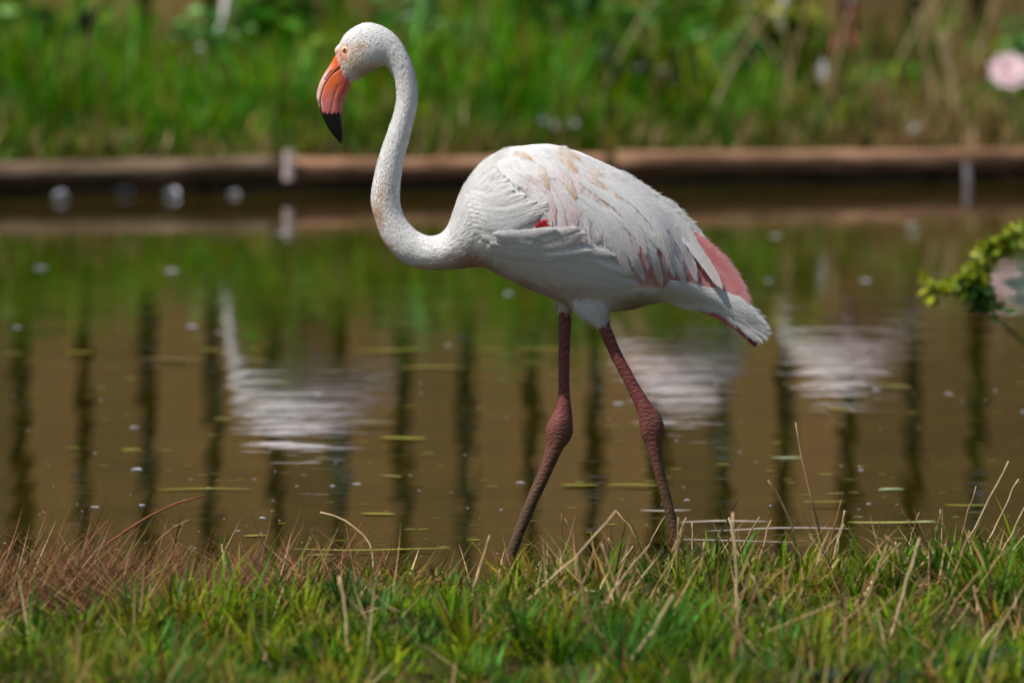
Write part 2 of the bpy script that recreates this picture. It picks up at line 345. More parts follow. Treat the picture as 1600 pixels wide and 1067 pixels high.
def leaves_geo(n, cen, rad, size, cols, seed, squash=(1, 1, 1)):
    r = np.random.default_rng(seed)
    d = r.normal(size=(n, 3)); d /= np.linalg.norm(d, axis=1)[:, None]; p = np.array(cen)+d*np.array(rad)*(r.random((n, 1))**.45)
    return leaf_cards(p, size*r.uniform(.6, 1.3, n), r, cols)
def leaf_cards(p, L, r, cols, up=.5):
    n = len(p); t = r.normal(size=(n, 3)); t[:, 2] = t[:, 2]*.5; t /= np.linalg.norm(t, axis=1)[:, None]
    nn = r.normal(size=(n, 3))*.6+np.array([0, 0, 1.0]); b = np.cross(nn, t); b /= np.linalg.norm(b, axis=1)[:, None]; nn = np.cross(t, b)
    L = np.asarray(L)[:, None]; W = L*.26
    prof = [(0, 0, 0), (.3, 1, .05), (.3, -1, .05), (.65, .85, .03), (.65, -.85, .03), (1, 0, -.12), (.32, 0, -.02), (.66, 0, -.04)]
    V = np.stack([p+t*L*a+b*W*bb+nn*L*c for a, bb, c in prof], 1)
    base = np.arange(n)*8
    T = np.concatenate([np.stack([base+a, base+b_, base+c_], 1) for a, b_, c_ in ((0, 6, 1), (0, 2, 6), (3, 7, 5), (7, 4, 5))])
    Q = np.concatenate([np.stack([base+a, base+b_, base+c_, base+d_], 1) for a, b_, c_, d_ in ((1, 6, 7, 3), (6, 2, 4, 7))])
    return V.reshape(-1, 3), Q, T, np.repeat(cols, 8, 0)
def tube_geo(pts, rad, nv=7):
    pts = np.array(pts, float); n = len(pts); rad = np.broadcast_to(np.asarray(rad, float), (n,))
    tg = np.gradient(pts, axis=0); tg /= np.linalg.norm(tg, axis=1)[:, None]+1e-9
    ref = np.array([0, 1, 0.15]) if abs(tg[:, 1]).mean() < .8 else np.array([1, 0, 0.1])
    a = np.cross(tg, ref); a /= np.linalg.norm(a, axis=1)[:, None]+1e-9; b = np.cross(tg, a)
    V = []; F = []
    for i in range(n):
        for k in range(nv):
            q = 2*math.pi*k/nv; V.append(pts[i]+rad[i]*(math.cos(q)*a[i]+math.sin(q)*b[i]))
    for i in range(n-1):
        for k in range(nv): F.append((i*nv+k, i*nv+(k+1) % nv, (i+1)*nv+(k+1) % nv, (i+1)*nv+k))
    V.append(pts[0]); V.append(pts[-1]); T = []
    for k in range(nv): T.append((n*nv, (k+1) % nv, k)); T.append((n*nv+1, (n-1)*nv+k, (n-1)*nv+(k+1) % nv))
    return np.array(V), np.array(F), np.array(T)
def weed(px, py, Y, H, rad, nl, size, pal, label, seed, group='leafy weeds on the far bank', nm='leafy_weed'):
    g = at(px, py, Y); gz = float(far_z(np.array(g.x), np.array(Y)))
    root = empty(nm, (g.x, Y, gz)); tag(root, label, 'plant', group)
    r = np.random.default_rng(seed); V = []; Q = []; T = []; off = 0; LP = []
    for s in range(6):
        a = r.uniform(0, 6.28); tip = np.array([math.cos(a)*rad*r.uniform(.3, .95), math.sin(a)*rad*.7*r.uniform(.3, .95), H*r.uniform(.6, 1.0)])
        tt = np.linspace(0, 1, 7)[:, None]; pts = tip*tt*np.array([1, 1, 1])+np.array([0, 0, .12*H])*np.sin(tt*math.pi); v, q, t3 = tube_geo(pts, np.linspace(.008, .003, 7), 5)
        V.append(v); Q.append(q+off); T.append(t3+off); off += len(v)
        k = nl//6; u = r.uniform(.15, 1, k)[:, None]; LP.append(tip*u+np.array([0, 0, .12*H])*np.sin(u*math.pi)+r.normal(0, .05, (k, 3))*rad*3)
    obj('stem', new_mesh('stem', np.concatenate(V), [np.concatenate(Q), np.concatenate(T)], np.tile(lin(80, 92, 40), (off, 1))), M_leaf, root)
    P = np.concatenate(LP); P[:, 2] = np.maximum(P[:, 2], .01); nL = len(P)
    pal = np.array(pal); c = pal[r.integers(0, len(pal), nL)]*(1+r.normal(0, .2, (nL, 1)))
    v, q, t3, cc = leaf_cards(P, size*r.uniform(.6, 1.3, nL), r, c)
    lo = obj('leaves', new_mesh('leaves', v, [q, t3], cc), M_leaf, root); lo['kind'] = 'stuff'
    return root
GA = [lin(66, 136, 14), lin(40, 104, 12), lin(106, 158, 28)]; GB = [lin(100, 154, 80), lin(76, 132, 58), lin(142, 174, 110)]; GC = [lin(120, 136, 30), lin(148, 152, 44), lin(90, 114, 26)]
specs = [(40, 90, 27.3, .55, .32, 260, .10, GA, 'dark green leafy weed above the grey log, close to the fence'),
         (95, 150, 26.5, .36, .22, 150, .08, GC, 'low olive weed beside the dark hollow on the bank'),
         (345, 120, 27.2, .50, .25, 200, .09, GB, 'bluish green weed standing beside the bare fence planks'),
         (420, 90, 27.3, .62, .30, 280, .10, GA, 'tall mid green weed just behind the flamingo beak'),
         (500, 140, 26.5, .40, .26, 180, .08, GC, 'low yellow green weed under the flamingo beak'),
         (650, 80, 27.3, .62, .28, 260, .10, GB, 'pale leaved weed behind the flamingo neck'),
         (735, 120, 27.0, .50, .26, 220, .09, GB, 'bluish leafy weed between flamingo neck and back'),
         (840, 70, 27.3, .75, .36, 330, .11, GA, 'tall bright green bush above the flamingo back'),
         (940, 95, 27.0, .68, .34, 300, .11, [lin(46, 104, 30), lin(60, 118, 36), lin(36, 82, 26)], 'vivid green bush above the dark hollow'),
         (1045, 110, 27.1, .60, .30, 260, .10, GA, 'dense green weed right of the dark hollow'),
         (1130, 120, 26.9, .48, .28, 220, .09, GB, 'soft green weed behind the white plume'),
         (1240, 95, 27.0, .45, .24, 160, .09, GC, 'yellow green weed beside the dry stalks'),
         (1380, 160, 26.8, .34, .22, 120, .08, GA, 'small dark weed among dry stalks beside white feathers'),
         (105, 90, 26.9, .50, .30, 300, .10, [lin(14, 28, 8), lin(22, 40, 12), lin(10, 20, 8)], 'very dark leaved shrub on the bank above the grey log'),  # near-black leaf colour paints in the shade of a hollow under the bushes
         (1020, 150, 26.5, .42, .30, 320, .09, [lin(14, 28, 8), lin(22, 40, 12), lin(10, 20, 8)], 'very dark leaved shrub on the bank beside the vivid green bush'),  # added shrub, shade of the second hollow put into its leaf colour
         (1205, 60, 26.9, .62, .26, 220, .10, GC, 'yellow green weed hiding a flamingo neck by the fence'),
         (1590, 130, 26.8, .55, .28, 160, .10, GB, 'grey green plant carrying the pink flower')]
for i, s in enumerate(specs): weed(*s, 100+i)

def hedge():
    r = np.random.default_rng(55); root = empty('hedge', (0, 29.4, .24)); tag(root, 'dark green hedge seen through the fence gaps', 'hedge')
    n = 80000; P = np.stack([r.uniform(-10.5, 10.5, n), r.normal(0, .28, n), r.uniform(0.02, 3.9, n)], 1)
    pal = np.array([lin(26, 58, 18), lin(34, 76, 24), lin(46, 88, 36)]); c = pal[r.integers(0, 3, n)]*(1+r.normal(0, .2, (n, 1)))
    v, q, t3, cc = leaf_cards(P, r.uniform(.13, .24, n), r, c); o = obj('leaves', new_mesh('leaves', v, [q, t3], cc), M_leaf, root); o['kind'] = 'stuff'
    for k in range(26):
        x = -9.7+.77*k; v, q, t3 = tube_geo([(x, 0, 0), (x+.05, .04, 1), (x-.03, 0, 3.4)], [.035, .028, .012], 7)
        obj('stem', new_mesh('stem', v, [q, t3], np.tile(lin(70, 54, 36), (len(v), 1))), M_leaf, root)
hedge()

# dry stalks standing on the far bank, right
def stalk_mesh(name, pts, r0, r1, col, head=False, seed=0):
    pts = np.array(pts, float); n = 9; t = np.linspace(0, 1, n); k = np.linspace(0, 1, len(pts))
    # smooth path through the points
    if len(pts) == 3:
        a, b, c = pts; P = ((1-t)**2)[:, None]*a+(2*t*(1-t))[:, None]*(2*b-(a+c)/2)+(t**2)[:, None]*c
    else: P = np.stack([np.interp(t, k, pts[:, j]) for j in range(3)], 1)
    rr = np.random.default_rng(seed); P[1:-1] += rr.normal(0, .0012, (n-2, 3))
    v, q, t3 = tube_geo(P, np.linspace(r0, r1, n), 6)
    cc = np.tile(col, (len(v), 1))*(1+.18*np.sin(np.linspace(0, 21, len(v))))[:, None]
    return new_mesh(name, v, [q, t3], cc)
r = np.random.default_rng(77)
for i in range(34):
    px = r.uniform(1180, 1600) if i < 26 else r.uniform(640, 1100); Y = r.uniform(26.0, 27.5); g = at(px, 150, Y); z = float(far_z(np.array(g.x), np.array(Y)))
    a = r.choice([-1, 1], p=[.7, .3])*r.uniform(.1, .5); L = r.uniform(.35, .8)
    o = obj('dry_stalk', stalk_mesh('dry_stalk', [(0, 0, 0), (math.sin(a)*L*.45, .02, L*.5), (math.sin(a)*L*1.1, .03, L*.95)], .007, .004, lin(*[(176, 150, 108), (150, 118, 80), (190, 168, 130)][i % 3]), seed=i), M_straw)
    o.location = (g.x, Y, z-.01); tag(o, 'dry straw coloured stalk leaning in the far bank grass', 'stalk', 'dry stalks on the far bank')

# ============================================================ the flamingo
PXM = D1/FPX                                    # metres per photograph pixel at the bird
def catmull(P, m):
    P = np.asarray(P, float); n = len(P); out = []
    E = np.vstack([2*P[0]-P[1], P, 2*P[-1]-P[-2]])
    for i in range(n-1):
        p0, p1, p2, p3 = E[i:i+4]
        for t in np.linspace(0, 1, m, endpoint=False):
            out.append(.5*((2*p1)+(-p0+p2)*t+(2*p0-5*p1+4*p2-p3)*t*t+(-p0+3*p1-3*p2+p3)*t**3))
    out.append(P[-1]); return np.array(out)
def z1(x, y): return (460+x/4.85, 20+y/4.85)
def to3(px, py, yoff=0.0): return np.array(at(px, py, D1))+np.array([0, yoff, 0])
class Lofts:
    def __init__(s): s.V = []; s.F = []; s.T = []; s.off = 0; s.S = []; s.tan = []; s.lab = []; s.uv = []
    def add(s, rows, label, m=5, nv=28, yoff=0.0, p=1.0):
        """rows: (dx,dy, vx,vy, halfwidth_px [, y offset m])"""
        R = catmull([list(q)+[0]*(6-len(q)) for q in rows], m); n = len(R)
        A = np.array([to3(q[0], q[1], yoff+q[5]) for q in R]); B = np.array([to3(q[2], q[3], yoff+q[5]) for q in R]); C = (A+B)/2; E = (A-B)/2
        W = np.maximum(R[:, 4], .3)*PXM; th = 2*np.pi*np.arange(nv)/nv
        ct, st = np.cos(th), np.sin(th); ct = np.sign(ct)*abs(ct)**p; st = np.sign(st)*abs(st)**p
        V = C[:, None, :]+E[:, None, :]*ct[None, :, None]+np.array([0, -1, 0])[None, None, :]*(W[:, None]*st[None, :])[:, :, None]
        tg = np.gradient(V, axis=0); tg /= np.linalg.norm(tg, axis=2)[:, :, None]+1e-9
        arc = np.concatenate([[0], np.cumsum(np.linalg.norm(np.diff(C, axis=0), axis=1))])
        i = np.arange((n-1)*nv); r, k = i//nv, i % nv
        s.F.append(np.stack([r*nv+k, r*nv+(k+1) % nv, (r+1)*nv+(k+1) % nv, (r+1)*nv+k], 1)+s.off)
        vv = np.vstack([V.reshape(-1, 3), C[0], C[-1]]); k = np.arange(nv); a = n*nv
        s.T.append(np.concatenate([np.stack([np.full(nv, a), (k+1) % nv, k], 1), np.stack([np.full(nv, a+1), (n-1)*nv+k, (n-1)*nv+(k+1) % nv], 1)])+s.off)
        s.V.append(vv); s.off += len(vv)
        s.S.append(V.reshape(-1, 3)); s.tan.append(tg.reshape(-1, 3)); s.lab += [label]*(n*nv)
        half = np.linalg.norm(E, axis=1)[:, None]
        s.uv.append(np.stack([np.repeat(arc, nv), ((np.pi-abs(np.pi-th))[None, :]*np.maximum(half, W[:, None])).reshape(-1)], 1))
    def remesh(s, voxel):
        me = new_mesh('tmp', np.concatenate(s.V), [np.concatenate(s.F), np.concatenate(s.T)]); o = bpy.data.objects.new('tmp', me); COL.objects.link(o)
        md = o.modifiers.new('r', 'REMESH'); md.mode = 'VOXEL'; md.voxel_size = voxel; md.adaptivity = 0
        dg = bpy.context.evaluated_depsgraph_get(); dg.update(); m2 = bpy.data.meshes.new_from_object(o.evaluated_get(dg))
        n = len(m2.vertices); co = np.zeros(n*3, np.float32); m2.vertices.foreach_get('co', co)
        F = np.zeros(len(m2.loops), np.int32); m2.loops.foreach_get('vertex_index', F)
        tot = np.zeros(len(m2.polygons), np.int32); m2.polygons.foreach_get('loop_total', tot)
        bpy.data.objects.remove(o); bpy.data.meshes.remove(me); bpy.data.meshes.remove(m2)
        assert (tot == 4).all()
        return co.reshape(-1, 3).astype(float), F.reshape(-1, 4)
def edges_of(F): 
    e = np.concatenate([F[:, [0, 1]], F[:, [1, 2]], F[:, [2, 3]], F[:, [3, 0]]]); e.sort(1); return np.unique(e, axis=0)
def lap(A, E, it, lam=.5, mask=None):
    A = A.copy(); n = len(A); deg = np.bincount(E.ravel(), minlength=n).astype(float)
    for _ in range(it):
        S = np.stack([np.bincount(E[:, 0], A[E[:, 1], j], n)+np.bincount(E[:, 1], A[E[:, 0], j], n) for j in range(A.shape[1])], 1)/deg[:, None]
        d = lam*(S-A)
        if mask is not None: d *= mask[:, None]
        A += d
    return A
def vnormals(V, F):
    n = np.cross(V[F[:, 2]]-V[F[:, 0]], V[F[:, 3]]-V[F[:, 1]]); N_ = np.zeros_like(V)
    for j in range(4): np.add.at(N_, F[:, j], n)
    return N_/(np.linalg.norm(N_, axis=1)[:, None]+1e-12)
def project(V):                                   # world points -> photograph pixels
    d = V-np.array([0, 0, CAM_H]); yc = d[:, 1]*cp-d[:, 2]*sp; zc = d[:, 1]*sp+d[:, 2]*cp
    return 800+FPX*d[:, 0]/yc, 533.5-FPX*zc/yc
def poly_dist(px, py, pts):
    best = np.full(len(px), 1e9)
    for (ax, ay), (bx_, by_) in zip(pts[:-1], pts[1:]):
        dx, dy = bx_-ax, by_-ay; t = np.clip(((px-ax)*dx+(py-ay)*dy)/(dx*dx+dy*dy), 0, 1)
        best = np.minimum(best, np.hypot(px-ax-t*dx, py-ay-t*dy))
    return best

PLUME, SKIN, BEAK = 0, 1, 2
L = Lofts()
L.add([(524, 84, 545, 130, 12), (531, 67, 556, 126, 17), (540, 53, 568, 120, 21), (556, 41, 580, 113, 23), (574, 35.5, 590, 107, 23.5), (592, 39, 598, 103, 21.5),
       (608, 47, 603, 104, 19), (623, 61, 609, 111, 17.5), (636, 82, 614, 120, 17), (646, 106, 617.5, 132, 16.5), (652, 135, 619, 145, 16.5), (652.5, 160, 619, 157, 16.5), (648, 183, 614.6, 179, 17),
       (641, 212, 604, 210, 18), (633, 243, 593, 242, 19), (627.5, 272, 584, 278, 20.5), (624.5, 302, 579.5, 312, 21.5), (627, 326, 586, 343, 22), (637, 346, 599, 377, 23), (653, 362, 620, 404, 24.5),
       (671, 369, 648, 418, 26), (689, 365, 680, 422, 30), (701, 350, 708, 420, 37), (710, 326, 735, 417, 47), (722, 296, 757, 418, 57), (740, 269, 780, 428, 67), (764, 246, 809, 443, 75),
       (794, 232, 839, 456, 80), (830, 226, 868, 468, 83), (862, 226, 897, 478, 83), (895, 234, 925, 484, 80), (928, 247, 952, 487, 75), (970, 268, 985, 483, 68), (1006, 294, 1012, 475, 60),
       (1034, 322, 1038, 470, 50), (1058, 360, 1062, 471, 38), (1080, 400, 1084, 474, 26), (1102, 436, 1108, 479, 16), (1125, 468, 1128, 490, 9), (1140, 484, 1141, 494, 4)], PLUME, 5, 36)
zz = lambda a, b, w: (*z1(*a), *z1(*b), w)
L.add([zz((345, 290), (420, 480), 10), zz((318, 315), (426, 520), 11.5), zz((300, 340), (426, 545), 11.5), zz((265, 400), (418, 578), 11.5), zz((215, 480), (406, 606), 12), zz((180, 560), (385, 640), 12), zz((167, 640), (372, 680), 11.5),
       zz((183, 700), (365, 735), 10.5), zz((205, 770), (361, 785), 9), zz((240, 850), (367, 855), 7), zz((285, 920), (372, 905), 5), zz((325, 965), (370, 950), 3.0), zz((345, 992), (366, 985), 1.8)], BEAK, 5, 24, p=.9)
# brow ridge over the eye, lores
L.add([(522, 80, 529, 88, 7), (523.5, 76, 532, 84, 9), (527, 71, 537, 80, 10)], PLUME, 3, 12)
def leg(c, w, yo, label, m=4):
    rows = []
    for i, (x, y) in enumerate(c):
        j0, j1 = max(i-1, 0), min(i+1, len(c)-1); dx, dy = c[j1][0]-c[j0][0], c[j1][1]-c[j0][1]; n = math.hypot(dx, dy); nx, ny = dy/n, -dx/n
        ww, wy = w[i] if isinstance(w[i], tuple) else (w[i], w[i]*.95)
        rows.append((x+nx*ww, y+ny*ww, x-nx*ww, y-ny*ww, wy, yo(i) if callable(yo) else yo))
    L.add(rows, label, m, 18)
YF, YN = .040, -.036                              # far leg and near leg, either side of the bird's middle
zf = at(794, 885, D1+YF); zn = at(1071, 882, D1+YN)
def yoff_fix(pts, yo): return pts
leg([(884, 440), (883.5, 470), (883, 500), (882, 540), (881.5, 580), (881.5, 615), (881.5, 640), (878, 658), (874.5, 674), (871, 688), (866, 703), (857, 728), (843, 760), (825, 800), (806, 848), (793, 884), (781, 914), (769, 945)],
    [10, 10.5, 10.2, 9.2, 8.8, 9.0, 11.8, (17.8, 14), (21.5, 15), (19, 14), (13.5, 12), (11.0, 10), 10, 9.4, 8.8, 8.4, 8.4, 8.4], YF, SKIN)
leg([(925, 462), (934, 485), (944, 510), (959, 545), (977, 580), (993, 610), (1006, 634), (1013.5, 650), (1018, 664), (1019.5, 676), (1021, 690), (1027, 722), (1037, 762), (1049, 808), (1059, 845), (1071, 885), (1080, 915), (1089, 945)],
    [11, 11, 10.2, 9.4, 9.4, 10.2, 13, (17.5, 14), (19.5, 15), (18.5, 14), (13.2, 12), (9.4, 9.4), 8.2, 7.8, 7.6, 7.6, 7.6, 7.6], YN, SKIN)
# feathered thighs
leg([(893, 420), (886, 448), (883, 470), (882.5, 486)], [34, (25, 26), (17, 18), (10.5, 11)], YF, PLUME, 5)
leg([(912, 425), (918, 455), (927, 478), (936.5, 496), (940, 503)], [(40, 12), (36, 16), (27, 20), (16, 16), (11, 12)], YN, PLUME, 5)
leg([(905, 455), (912, 478), (917, 494)], [22, 15, 5], YN*.9, PLUME, 4)
# webbed feet on the pond floor
def foot(px, py, yo):
    a = to3(px, py, yo); a[2] = BED+.012
    for ang in (-.55, 0, .55):
        pass
    return a
BV, BF = L.remesh(.0022); BE = edges_of(BF)
kd = KDTree(sum(len(q) for q in L.S)); SP = np.concatenate(L.S); ST = np.concatenate(L.tan); SU = np.concatenate(L.uv); SL = np.array(L.lab)
for i, p in enumerate(SP): kd.insert(p, i)
kd.balance()
lab = np.zeros(len(BV), int); tan = np.zeros((len(BV), 3)); uv = np.zeros((len(BV), 2))
for i, p in enumerate(BV):
    res = kd.find_n(p, 3); w_ = np.array([1/(q[2]+1e-4) for q in res]); ix = [q[1] for q in res]
    lab[i] = SL[ix[0]]; w_ = w_*(SL[ix] == lab[i]); w_ /= w_.sum(); tan[i] = w_@ST[ix]; uv[i] = w_@SU[ix]
soft = np.where(lab == PLUME, 1.0, np.where(lab == SKIN, .5, .35))
BV = lap(BV, BE, 6, .5, soft); PX, PY = project(BV)
zone = (lab == PLUME)*np.clip(1-np.maximum(abs(PX-905)/60, abs(PY-452)/32)**6, 0, 1); BV = lap(BV, BE, 40, .5, zone); PX, PY = project(BV)
mid = (BV[:, 1]-D1)
# ---- relief
Nn = vnormals(BV, BF)
mouth = [z1(*q) for q in ((352, 418), (322, 438), (290, 462), (255, 500), (225, 550), (207, 600), (196, 650), (192, 690), (200, 725))]
dm = poly_dist(PX, PY, mouth); nost = [z1(*q) for q in ((282, 438), (258, 466), (228, 510))]; dn = poly_dist(PX, PY, nost)
side = np.clip(abs(mid)/(.006), 0, 1)
dip = np.where(lab == BEAK, .0022*np.exp(-(dm/1.6)**2)*side+.0018*np.exp(-(dn/1.2)**2)*side, 0)
gro = [z1(*q) for q in ((330, 560), (300, 640), (280, 760))]; dg_ = poly_dist(PX, PY, gro); dip += np.where(lab == BEAK, .0010*np.exp(-(dg_/1.6)**2), 0)
# eye socket
de = np.hypot(PX-538.4, PY-77.7); dip += np.where((lab != BEAK)&(abs(mid) > .012), .0018*np.exp(-((de-6)/2.2)**2), 0)
# short velvet lumps on the neck, soft feather waves on breast, wrinkled scales on the legs
pl = (lab == PLUME)
neck = pl*np.clip((720-PX)/60, 0, 1); bodyw = pl*np.clip((PX-690)/60, 0, 1)
wv = snoise(np.stack([uv[:, 0]*260, uv[:, 1]*330], 1), 31, 2)
dip -= neck*wv*.00016
wv2 = snoise(np.stack([uv[:, 0]*45, uv[:, 1]*150], 1), 33, 3); dip -= bodyw*wv2*.0011
sk = (lab == SKIN); leg_u = PY/1.0
dip -= sk*(0.0006*snoise(np.stack([PY*.55, PX*.12, mid*300], 1), 35, 2))
jn = np.minimum(np.hypot(PX-876, PY-674), np.hypot(PX-1018, PY-664)); dip -= sk*np.exp(-(jn/22)**2)*.0007*np.sin(PY*1.3+.6*PX)
BV = BV-Nn*dip[:, None]
BV = lap(BV, BE, 1, .4, pl*1.0)
Nn = vnormals(BV, BF)
# ---- plumage colours that belong to the feathers
C = np.tile(np.array([.87, .86, .845]), (len(BV), 1))
def blend(mask, col, amt=1.0):
    global C
    m = np.clip(mask*amt, 0, 1)[:, None]; C = C*(1-m)+np.asarray(col)*m
def blob(x, y, rx, ry=None, ang=0):
    ry = ry or rx; a = math.radians(ang); dx, dy = PX-x, PY-y; u = dx*math.cos(a)+dy*math.sin(a); v = -dx*math.sin(a)+dy*math.cos(a)
    return np.exp(-((u/rx)**2+(v/ry)**2))
ns = snoise(np.stack([PX*.07, PY*.07, mid*40], 1), 41, 3)
strk = snoise(np.stack([uv[:, 0]*30, uv[:, 1]*260], 1), 43, 3)
blend(blob(562, 74, 16, 9, -15)*(.6+.4*ns), lin(226, 190, 160), .75)      # face
blend(blob(552, 98, 16, 22), lin(226, 208, 172), .75)
blend(blob(573, 112, 26, 10, -28), lin(176, 138, 96), .75)                # chin
blend(blob(589, 335, 12, 48, 12)*(.75+.5*ns), lin(214, 172, 128), .8)     # stained front of neck
blend(blob(610, 388, 20, 10, 40)*(.75+.5*ns), lin(206, 166, 124), .7)
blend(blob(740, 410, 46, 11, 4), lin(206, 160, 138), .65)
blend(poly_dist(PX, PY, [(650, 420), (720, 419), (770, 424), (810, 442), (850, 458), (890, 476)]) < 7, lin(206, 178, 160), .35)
blend(blob(640, 150, 14, 60, 0)*np.clip(strk, 0, 1), lin(236, 214, 208), .5)
blend(blob(905, 452, 50, 22)*(.6+.5*strk), lin(222, 184, 174), .55)
blend(blob(830, 440, 40, 10, 22), lin(224, 188, 180), .45)
blend(blob(985, 475, 36, 14), lin(186, 160, 108), .75)                    # vent
blend(np.clip((PX-975)/25, 0, 1)*np.clip((455-PY+(PX-1000)*.15)/14, 0, 1)*pl, lin(222, 160, 156), .85)    # rosy wing coverts underneath
blend(blob(851, 350, 13, 8, 20), lin(205, 48, 58), .97)
blend(np.clip(strk-.25, 0, 1)*np.clip((PX-830)/60, 0, 1)*(PY < 430), lin(238, 196, 190), .5)
blend((blob(524, 84, 9, 9)+blob(535, 88, 9, 12))*pl, lin(232, 176, 150), .9)   # bare skin before the eye
blend(np.exp(-((de-5.5)/2.0)**2)*pl, lin(226, 150, 132), .8)
# beak
bk = lab == BEAK
b1 = np.clip((PY-100)/30, 0, 1)
up = bk*(poly_dist(PX, PY, [z1(*q) for q in ((300, 330), (250, 430), (205, 510), (180, 580), (172, 650), (184, 700))]) < 6.3)
cb = np.tile(lin(222, 104, 46), (len(BV), 1)); cb = cb*(1-b1[:, None]*.0)
m = np.clip((PY-133)/26, 0, 1)[:, None]; cb = cb*(1-m)+lin(228, 128, 122)*m
m = np.clip((PX-527)/9, 0, 1)[:, None]*np.clip((PY-96)/8, 0, 1)[:, None]*.75; cb = cb*(1-m)+lin(208, 92, 96)*m
m = up.astype(float)[:, None]*np.clip((PY-98)/20, 0, 1)[:, None]*.9; cb = cb*(1-m)+lin(232, 184, 172)*m
cb *= (1+.10*snoise(np.stack([PX*.35, PY*.12], 1), 51, 2))[:, None]
blk = np.clip((PY-(174.5+.5*np.sin(PX*.9)*3)+np.clip(506-PX, 0, 12)*1.3)/4.0, 0, 1)[:, None]; cb = cb*(1-blk)+np.array([.008, .008, .009])*blk
ml = (np.exp(-(dm/1.15)**4)*side)[:, None]; cb = cb*(1-ml)+np.array([.02, .012, .01])*ml
nl = (np.exp(-(dn/1.1)**4)*side)[:, None]; cb = cb*(1-nl)+np.array([.03, .012, .01])*nl
C[bk] = cb[bk]
# legs
low = np.clip((PY-640)/130, 0, 1)[:, None]
cs = lin(124, 68, 64)*(1-low)+lin(92, 70, 50)*low
vv = snoise(np.stack([PY*.45, PX*.3, mid*250], 1), 61, 3)[:, None]; cs = cs*(1+.38*vv); red = np.exp(-(jn/26)**2)[:, None]*.35; cs = cs*(1-red)+lin(104, 68, 56)*red
C[sk] = np.clip(cs[sk], .01, 1)

def mat_plume(name, bump=.35, transl=.12):
    m, t, b = mat_new(name)
    a = N(t, 'ShaderNodeAttribute', attribute_name='Col'); f = N(t, 'ShaderNodeAttribute', attribute_name='flow')
    mp = N(t, 'ShaderNodeMapping'); mp.inputs['Scale'].default_value = (60, 620, 1); n = N(t, 'ShaderNodeTexNoise'); n.inputs['Scale'].default_value = 1; n.inputs['Detail'].default_value = 4
    t.links.new(f.outputs['Vector'], mp.inputs[0]); t.links.new(mp.outputs[0], n.inputs['Vector'])
    bm = N(t, 'ShaderNodeBump'); bm.inputs['Strength'].default_value = bump; bm.inputs['Distance'].default_value = .0025
    t.links.new(n.outputs['Fac'], bm.inputs['Height']); t.links.new(bm.outputs[0], b.inputs['Normal'])
    mr = N(t, 'ShaderNodeMapRange'); mr.inputs[1].default_value = .3; mr.inputs[2].default_value = .7; mr.inputs[3].default_value = .86; mr.inputs[4].default_value = 1.04
    t.links.new(n.outputs['Fac'], mr.inputs[0]); h = N(t, 'ShaderNodeHueSaturation'); t.links.new(mr.outputs[0], h.inputs['Value']); t.links.new(a.outputs['Color'], h.inputs['Color'])
    t.links.new(h.outputs[0], b.inputs['Base Color']); b.inputs['Roughness'].default_value = .75; b.inputs['Specular IOR Level'].default_value = .15
    b.inputs['Sheen Weight'].default_value = .15
    if transl:
        tr = N(t, 'ShaderNodeBsdfTranslucent'); mx = N(t, 'ShaderNodeMixShader'); mx.inputs[0].default_value = transl
        t.links.new(h.outputs[0], tr.inputs[0]); t.links.new(b.outputs[0], mx.inputs[1]); t.links.new(tr.outputs[0], mx.inputs[2]); t.links.new(mx.outputs[0], t.nodes['Material Output'].inputs[0])
    return m
M_plume = mat_plume('plumage', .2, 0); M_feather = mat_plume('feather', .5, .22)
M_skin = mat_attr('leg_skin', .55, .35, 0, .25, 240); M_beak = mat_attr('beak', .32, .5, 0, .08, 60)
bird = empty('flamingo', (float(at(900, 885, D1).x), D1, BED)); tag(bird, 'white flamingo with pink tinged wings and bent neck wading in the pond', 'flamingo')
BO = Vector(bird.location)
def bobj(name, me, mat=None, parent=None):      # meshes given in world coordinates, parented to the bird
    me.transform(Matrix.Translation(-BO)); return obj(name, me, mat, parent or bird)
# webbed feet joined to the body surface
def foot_geo(px, py, yo):
    a = to3(px, py, yo); c = np.array([a[0], D1+yo, BED+.010]); V = []; F = []
    n = 9; top = []; 
    for layer, z in ((0, .004), (1, -.004)):
        V.append(c+np.array([.012, 0, z]))
        for k in range(n):
            an = math.pi+(-.6+1.2*k/(n-1)); rr = .085 if k % 4 == 0 else .072; V.append(c+np.array([math.cos(an)*rr, math.sin(an)*rr, z-.004]))
    T = []
    for k in range(1, n): T.append((0, k, k+1)); T.append((n+1, n+1+k+1, n+1+k))
    Q = [(k, n+1+k, n+1+k+1, k+1) for k in range(1, n)]+[(0, n+1, n+2, 1), (n, 2*n+1, n+1, 0)]
    return np.array(V), np.array(Q), np.array(T)
FQ = [BF]; FT = []; VV = [BV]; CC = [C]; UU = [uv]; off = len(BV); nb = len(BF); 
for (px, py, yo) in ((772, 938, YF), (1087, 938, YN)):
    v, q, t3 = foot_geo(px, py, yo); VV.append(v); FQ.append(q+off); FT.append(t3+off); CC.append(np.tile(lin(150, 90, 84), (len(v), 1))); UU.append(np.zeros((len(v), 2))); off += len(v)
body_me = new_mesh('body', np.concatenate(VV), [np.concatenate(FQ), np.concatenate(FT)], np.concatenate(CC), np.concatenate(UU))
for m_ in (M_plume, M_skin, M_beak): body_me.materials.append(m_)
fl = lab[BF[:, 0]]; allm = np.full(len(body_me.polygons), SKIN, np.int32); allm[:nb] = fl; body_me.polygons.foreach_set('material_index', allm)
bvh = BVHTree.FromPolygons([tuple(v) for v in BV], [tuple(int(i) for i in f) for f in BF])
body = bobj('body', body_me)
